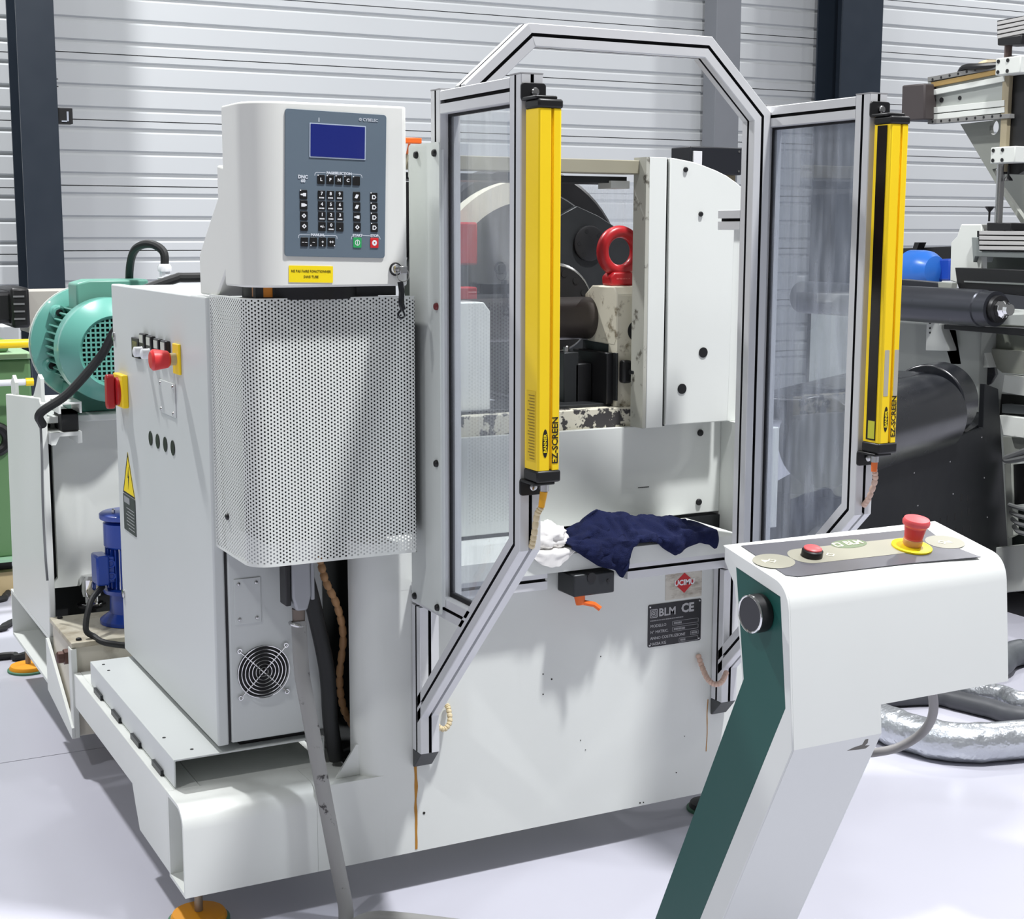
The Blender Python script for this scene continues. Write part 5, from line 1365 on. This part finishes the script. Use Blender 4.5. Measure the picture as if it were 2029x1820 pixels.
# ================================================================== BACKGROUND, RIGHT: SECOND WHITE BENDING MACHINE
XB = 4.30
def bx(px, py, X=XB): p = onX(px, py, X); return p.y, p.z
def xpoly(pts, X, th, name, m, par, bev=.002): return MB().prism([bx(a, b, X) for a, b in pts], 'x', X, X + th).build(name, m, par, bev)
W2 = thing('second_bending_machine', 'white and black bending machine with slide arm in the right background', 'machine', (4.6, 4.5, 0))
xpoly([(1838, 158), (2000, 128), (2000, 228), (1838, 242)], XB, .10, 'slide_beam', mat('slide_grey', (168, 172, 168), .4, .3), W2)
for (y0a, y0b, hh, m, nm) in ((163, 134, 10, brass, 'guide_strip'), (178, 150, 11, bg_white, 'guide_rail'), (213, 198, 12, bg_white, 'guide_rail'), (227, 212, 11, bg_white, 'guide_rail')):
    xpoly([(1845, y0a), (1990, y0b), (1990, y0b + hh), (1845, y0a + hh)], XB - .012, .012, nm, m, W2, .001)
for (ya, yb) in ((153, 123), (237, 225)):
    r = xpoly([(1838, ya), (2000, yb), (2000, yb + 9), (1838, ya + 9)], XB - .016, .03, 'rack_bar', mat('rack_grey', (120, 120, 118), .5), W2, .001)
    for k in range(9):
        t = k / 8; y_, z_ = bx(1848 + 135 * t, ya + (yb - ya) * t + 4, XB - .016)
        MB().cyl((XB - .0175, y_, z_), (XB - .015, y_, z_), .005, n=8).build('rack_screw', black, r)
for px, py, r_ in ((1851, 199, .012), (1866, 198, .010), (1902, 194, .008)):
    y_, z_ = bx(px, py); MB().cyl((XB - .003, y_, z_), (XB + .01, y_, z_), r_, n=14).build('hole', black, W2)
MB().prism([bx(a, b, XB - .06) for a, b in ((1787, 169), (1832, 165), (1832, 237), (1785, 240))], 'x', XB - .06, XB + .14).build('end_stop', mat('brown_black', (62, 56, 56), .5), W2, .006)
MB().tube([(XB, bx(1990, 128)[0], bx(1990, 128)[1]), (XB - .02, *bx(1950, 132)), (XB - .01, *bx(1915, 134)), (XB, *bx(1900, 148))], .012, 8).build('cable_sleeve', black, W2)
MB().tube([(XB + .03, *bx(1985, 126)), (XB + .01, *bx(1950, 124)), (XB + .03, *bx(1918, 136))], .011, 8).build('cable_tie_bundle', cream_cond, W2)
xpoly([(1997, 110), (2034, 110), (2034, 335), (2018, 345), (1988, 345), (1994, 200)], XB + .01, .16, 'slide_carriage', black, W2)
xpoly([(1987, 140), (2001, 138), (1990, 340), (1978, 340)], XB - .01, .02, 'carriage_edge', mat('dirty_khaki', (150, 140, 116), .5), W2)
for (a, b, c, d) in ((1973, 116, 2021, 144), (1963, 292, 2010, 322)):
    y0, z1 = bx(a, b, XB - .05); y1, z0 = bx(c, d, XB - .05)
    o = MB().box(XB - .05, XB + .04, y1, y0, z0, z1).build('clamp_block', bg_white, W2, .004)
    for yy in (y0 - .015, (y0 + y1) / 2):
        for zz in (z0 + .012, z1 - .012): MB().cyl((XB - .053, yy, zz), (XB - .049, yy, zz), .007, n=10).build('clamp_screw', black, o)
y_, zt4 = bx(1984, 322, XB - .01); zb4 = bx(1980, 442, XB - .01)[1]
MB().cyl((XB - .01, y_, zb4), (XB - .01, y_, zt4), .015, n=18).build('guide_rod', steel, W2)
y_, zt5 = bx(1997, 113, XB - .01); zt6 = bx(1997, 84, XB - .01)[1]
MB().cyl((XB - .01, y_, zt5), (XB - .01, y_, zt6), .014, n=16).build('upper_rod', mat('reddish_steel', (120, 104, 100), .35, .7), W2)
xpoly([(1976, 76), (2024, 68), (2024, 88), (1976, 90)], XB - .05, .1, 'upper_block', black, W2, .004)
for k in range(4):
    xpoly([(1976, 43 + k * 9), (2060, 26 + k * 9), (2060, 33 + k * 9), (1976, 49.5 + k * 9)], XB - .04, .1, 'upper_profile', mat('rail_alu', (196, 194, 192), .4, .4), W2, .001)
xpoly([(1976, 41), (2060, 25), (2060, 58), (1976, 73)], XB - .03, .08, 'upper_core', black, W2, 0)
# knobs
for (px, py, s) in ((1961, 412, 1), (1998, 344, -1), (1992, 436, .6)):
    y_, z_ = bx(px, py, XB - .02); h_ = .05 * s
    MB().lathe([(.004, 0), (.004, abs(h_) * .7), (.016 * abs(s), abs(h_)), (.018 * abs(s), abs(h_) + .006)], (XB - .02, y_, z_ - (.05 if s > 0 else -.03)), (0, 0, 1 if s > 0 else -1), 14).build('knob', black, W2)
xpoly([(1955, 441), (2003, 441), (2003, 457), (1955, 457)], XB - .05, .1, 'rod_base', black, W2, .003)
# gusset and side plate
def holed(outer, inner, X, th, name, m, par):
    bm = bmesh.new()
    es = []
    for loop in (outer, inner):
        vs = [bm.verts.new((X, y, z)) for y, z in loop]
        es += [bm.edges.new((vs[i], vs[(i + 1) % len(vs)])) for i in range(len(vs))]
    bmesh.ops.triangle_fill(bm, use_beauty=True, edges=es)
    r = bmesh.ops.extrude_face_region(bm, geom=bm.faces[:])
    bmesh.ops.translate(bm, verts=[g for g in r['geom'] if isinstance(g, bmesh.types.BMVert)], vec=(th, 0, 0))
    mb = MB(); bm.verts.index_update()
    mb.add([v.co.copy() for v in bm.verts], [[v.index for v in f.verts] for f in bm.faces]); bm.free()
    return mb.build(name, m, par, smooth=0)
yh_, zh_ = bx(1970, 248, XB + .06)
holed([bx(a, b, XB + .06) for a, b in ((1903, 246), (1990, 236), (1985, 330), (1966, 335), (1985, 372), (2060, 478), (2060, 500), (1978, 372))],
      [(yh_ + .024 * math.cos(2 * pi * k / 20), zh_ - .008 + .028 * math.sin(2 * pi * k / 20)) for k in range(20)], XB + .06, .02, 'gusset_plate', bg_grey, W2)
xpoly([(1990, 300), (2060, 300), (2060, 470), (1985, 370)], XB + .30, .02, 'rear_plate', mat('mid_grey', (160, 163, 158), .5), W2)
xpoly([(1904, 444), (1945, 444), (1945, 560), (1895, 560), (1882, 556), (1884, 480), (1896, 468)], XB - .02, .03, 'side_plate', bg_white, W2, .004)
for k in range(4):
    xpoly([(1940, 457 + k * 10), (2060, 459 + k * 10), (2060, 466 + k * 10), (1940, 464.5 + k * 10)], XB - .05, .12, 'lower_profile', mat('rail_alu', (196, 194, 192), .4, .4), W2, .001)
xpoly([(1936, 457), (2060, 458), (2060, 500), (1936, 496)], XB - .035, .1, 'lower_core', black, W2, 0)
xpoly([(1925, 470), (1938, 470), (1940, 497), (2060, 500), (2060, 512), (1932, 508), (1928, 520)], XB - .04, .1, 'tray', mat('tray_grey', (124, 130, 128), .5), W2)
xpoly([(1892, 530), (2060, 536), (2060, 590), (1900, 572), (1896, 560)], XB - .06, .05, 'dark_beam', black, W2)
xpoly([(1910, 556), (2060, 562), (2060, 566), (1910, 559)], XB - .063, .003, 'beam_highlight_strip', steel, W2, 0)
xpoly([(1950, 508), (2060, 512), (2060, 536), (1955, 532)], XB + .08, .02, 'shadow_panel', mat('olive_grey', (84, 90, 86), .6), W2)
# horizontal mandrel tube along Y with chrome nose
yn, zn = bx(1974, 612, 4.18); yf_ = bx(1776, 598, 4.18)[0]
TT = thing('mandrel_tube', 'dark steel mandrel tube with chrome nose in the right background', 'tube', (4.18, yn, zn))
MB().lathe([(.066, 0), (.066, .06), (.070, .065), (.070, yf_ - yn + .6)], (4.18, yn, zn), (0, 1, 0), 36).build('tube', mat('gunmetal', (66, 68, 74), .3, .6), TT)
MB().lathe([(.050, 0), (.052, .01), (.052, .02)], (4.18, yn - .021, zn), (0, 1, 0), 28).build('collar', black, TT)
MB().lathe([(.022, 0), (.022, .02), (.034, .03), (.034, .048)], (4.18, yn - .070, zn), (0, 1, 0), 10).build('nose', chrome, TT)
xpoly([(1776, 553), (1860, 560), (1860, 580), (1776, 577)], 4.24, .06, 'upper_bar', mat('bar_dark', (40, 42, 48), .4), W2)
xpoly([(1858, 558), (1886, 560), (1884, 575), (1872, 584), (1860, 580)], 4.20, .03, 'bar_clamp', bg_grey, W2)
xpoly([(1870, 643), (2060, 652), (2060, 668), (1870, 652)], 4.22, .04, 'rod_rail', burnt, W2)
xpoly([(1836, 632), (1858, 632), (1880, 690), (1880, 695), (1834, 694)], 4.30, .05, 'bracket_panel', bg_white, W2)
for py in (640, 650, 659):
    y_, z_ = bx(1843, py, 4.30); MB().cyl((4.297, y_, z_), (4.301, y_, z_), .004, n=8).build('bracket_screw', black, W2)
xpoly([(1858, 636), (1892, 638), (1905, 722), (1884, 722)], 4.34, .04, 'angled_web', bg_grey, W2)
xpoly([(1893, 637), (1930, 640), (1960, 728), (1908, 728)], 4.36, .04, 'angled_web', bg_white, W2)
for px, py in ((1903, 656), (1925, 648), (1958, 646)):
    y_, z_ = bx(px, py, 4.35); MB().cyl((4.345, y_, z_), (4.362, y_, z_), .012, n=12).build('web_hole', black, W2)
xpoly([(1930, 640), (2060, 648), (2060, 700), (1955, 700)], 4.42, .04, 'olive_panel', mat('olive_grey2', (110, 114, 104), .6), W2)
xpoly([(1960, 690), (2060, 698), (2060, 745), (1985, 738), (1965, 722)], 4.40, .04, 'step_panel', mat('pale_olive', (150, 152, 142), .6), W2)
xpoly([(1990, 742), (2060, 750), (2060, 790), (1985, 776)], 4.38, .05, 'cross_member', bg_white, W2)
xpoly([(1984, 780), (2060, 786), (2060, 830), (1980, 822)], 4.45, .04, 'dark_gap', black, W2)
xpoly([(1985, 800), (2060, 806), (2060, 822), (1985, 818)], 4.40, .05, 'roller_row', mat('roller_grey', (70, 74, 76), .4), W2)
xpoly([(1980, 822), (2060, 832), (2060, 872), (1988, 862)], 4.38, .05, 'cross_member', bg_white, W2)
xpoly([(1986, 864), (2060, 872), (2060, 905), (1990, 902)], 4.42, .05, 'support_plate', bg_grey, W2)
MB().tube([(4.3, *bx(2040, 905, 4.3)), (4.3, *bx(2000, 912, 4.3)), (4.3, *bx(1992, 908, 4.3)), (4.3, *bx(2012, 900, 4.3)), (4.3, *bx(2040, 890, 4.3))], .012, 8).build('hydraulic_line', mat('line_grey', (150, 152, 152), .4, .4), W2)
xpoly([(2004, 920), (2060, 915), (2060, 995), (2008, 1000)], 4.36, .06, 'valve_block', black, W2)
xpoly([(1990, 918), (2004, 916), (2008, 1060), (1996, 1066)], 4.35, .03, 'valve_rail', bg_grey, W2)
for k in range(4):
    MB().tube([(4.32, *bx(2000 + k * 3, 1000 + k * 14, 4.32)), (4.30, *bx(2020, 1006 + k * 16, 4.30)), (4.30, *bx(2050, 1012 + k * 16, 4.30))], .009, 8).build('hydraulic_line', mat('line_grey', (150, 152, 152), .4, .4), W2)
xpoly([(2005, 1010), (2060, 1010), (2060, 1078), (2005, 1080)], 4.42, .04, 'dark_recess', mat('dark_green', (44, 52, 50), .6), W2)
xpoly([(1965, 1085), (2080, 1072), (2080, 1165), (1970, 1176)], 4.34, .5, 'machine_base', bg_white, W2, .004)
MB().box(4.36, 4.84, 3.6, 4.7, .0, bx(2010, 1172, 4.36)[1]).build('plinth_strip', black, W2)
MB().box(4.34, 4.84, 4.35, 5.4, .10, 1.15).build('rear_body', mat('rear_grey', (150, 154, 150), .6), W2, .004)
# petrol-blue and bright-blue machines seen through the gap
xpoly([(1700, 600), (1834, 620), (1832, 700), (1700, 696)], 4.95, .4, 'petrol_unit', petrol, None).parent = None
MB().box(4.96, 5.3, onX(1834, 660, 4.95).y + .02, onX(1700, 660, 4.95).y, 0, onX(1832, 700, 4.95).z).build('lower_case', petrol, bpy.data.objects['petrol_unit'])
o = bpy.data.objects['petrol_unit']; o['label'] = 'petrol blue machine panel behind the dark mandrel tube'; o['category'] = 'machine'
BT = thing('blue_tank_motor', 'bright blue motor with domed housing far behind the right light curtain', 'motor', (5.6, 6.0, 1.2))
c = onX(1832, 535, 5.6)
MB().lathe([(.02, 0), (.075, .02), (.10, .07), (.105, .12), (.105, .2)], (5.6, c.y - .10, c.z), (0, 1, 0), 28).build('dome', blue_lt, BT)
MB().prism([bx(a, b, 5.62) for a, b in ((1842, 514), (1882, 512), (1882, 556), (1846, 556))], 'x', 5.62, 5.8).build('gearbox', blue, BT, .01)
MB().prism([bx(a, b, 5.9) for a, b in ((1780, 492), (1884, 488), (1884, 514), (1780, 517))], 'x', 5.9, 6.1).build('dark_beam', black, BT, .004)
MB().box(5.6, 6.05, c.y - .3, c.y + .4, 0, c.z - .11).build('stand', mat('stand_dark', (60, 62, 66), .6), BT)
MB().prism([bx(a, b, 5.85) for a, b in ((1792, 510), (1806, 510), (1806, 560), (1790, 560))], 'x', 5.85, 5.9).build('dark_post', black, BT, .004)
MB().prism([bx(a, b, 5.85) for a, b in ((1812, 480), (1822, 480), (1814, 500), (1806, 500))], 'x', 5.85, 5.9).build('tilted_tab', black, BT)

# ================================================================== BLACK ROLLER UNIT
dv = Vector((.89, .45, 0)).normalized(); nv_ = Vector((dv.y, -dv.x, 0))          # nv_ faces the viewer
P0 = CAM + ray(1760, 905) * 4.85
def onR(px, py, off=0.0):
    d = ray(px, py); o = P0 + nv_ * off; t = (o - CAM).dot(nv_) / d.dot(nv_); q = CAM + d * t - P0
    return q.dot(dv), q.z
def rp(s, z, n=0.0): q = P0 + dv * s + nv_ * n; return Vector((q.x, q.y, P0.z + z))
def rpoly(mb, pts, n0, n1, mi=0):
    k = len(pts); vs = [rp(s, z, n0) for s, z in pts] + [rp(s, z, n1) for s, z in pts]
    return mb.add(vs, [list(range(k)), list(range(k, 2 * k))] + [(i, (i + 1) % k, k + (i + 1) % k, k + i) for i in range(k)], mi)
RU = thing('roller_unit', 'black enamelled roller unit with slotted side panel behind the pedestal', 'machine', tuple(rp(0, -P0.z, -.2)))
sp = [onR(*p) for p in ((1700, 934), (1948, 848), (1952, 760), (1978, 770), (1999, 1118), (1960, 1126), (1700, 1180))]
PN = rpoly(MB(), sp, 0, -.02).build('side_panel', mat('satin_black', (17, 19, 22), .55, var=.1, spec=.25), RU, .002)
hs_, hz_ = onR(1960, 1120); ls_, _ = onR(1700, 1180)
vs = [rp(s, z, n) for n in (-.021, -.36) for s, z in ((ls_ + .02, -P0.z + .02), (hs_ + .06, -P0.z + .02), (hs_ + .06, .03), (ls_ + .02, -.12))]
MB().add(vs, [(0, 1, 2, 3), (4, 5, 6, 7), (0, 1, 5, 4), (1, 2, 6, 5), (2, 3, 7, 6), (3, 0, 4, 7)]).build('frame_body', mat('satin_black', (17, 19, 22), .55), RU)
for row in (((1905, 985), (1917, 987)), ((1863, 1033), (1877, 1028), (1892, 1023), (1905, 1019), (1919, 1014)), ((1790, 1026), (1804, 1020)), ((1893, 1053), (1908, 1051), (1922, 1047))):
    for px, py in row:
        s, z = onR(px, py); rpoly(MB(), [(s - .006, z - .013), (s + .006, z - .013), (s + .006, z + .013), (s - .006, z + .013)], .0004, -.001).build('dark_slot_patch', mat('void_black', (6, 6, 8), .9), PN, smooth=0)  # black rectangles laid on the panel, painted shade of its slots
for px, py in ((1811, 936), (1882, 914), (1950, 946), (1888, 978), (1818, 1001), (1956, 1024), (1945, 866)):
    s, z = onR(px, py); q = rp(s, z, 0); MB().lathe([(.0035, 0), (.003, .002), (.001, .003)], q, nv_, 8).build('rivet', steel, PN)
# roller: near the viewer side, axis along dv
s0, z0 = onR(1700, 890, -.10); s1, zz1 = onR(1838, 815, -.10)
rzc = onR(1800, 822, -.10)[1]
ra = abs(onR(1820, 745, -.10)[1] - onR(1820, 905, -.10)[1]) / 2
zc1 = onR(1820, 825, -.10)[1]
MB().cyl(rp(s0 - .3, zc1, -.10), rp(s1, zc1, -.10), ra, n=48).build('roller', blackgloss, RU, .004)
MB().cyl(rp(s1, zc1, -.10), rp(s1 + .05, zc1, -.10), ra * .8, n=40).build('roller_neck', black, RU)
MB().cyl(rp(s1 + .06, zc1 + .03, -.13), rp(s1 + .215, zc1 + .03, -.13), ra * .98, n=48).build('bearing_housing', blackgloss, RU, .006)
a = onR(1950, 738, -.13); b = onR(1992, 740, -.13)
sA, zA = onR(1952, 736, -.13)
MB().cyl(rp(sA - .06, zA, -.13), rp(sA + .035, zA, -.13), .062, .050, 10).build('hex_knob', blackgloss, RU, .003)
MB().cyl(rp(sA + .035, zA, -.13), rp(sA + .075, zA, -.13), .009, n=10).build('spindle_tip', steel, RU)
s2_, z2_ = onR(1700, 700, -.2)
rpoly(MB(), [(s0 - .3, zc1 + ra * .9), (s1 + .03, zc1 + ra * 1.02), (s1 + .05, zc1 + ra * .7), (s0 - .3, zc1 + ra * .4)], -.12, -.36).build('top_cover', blackgloss, RU, .01)
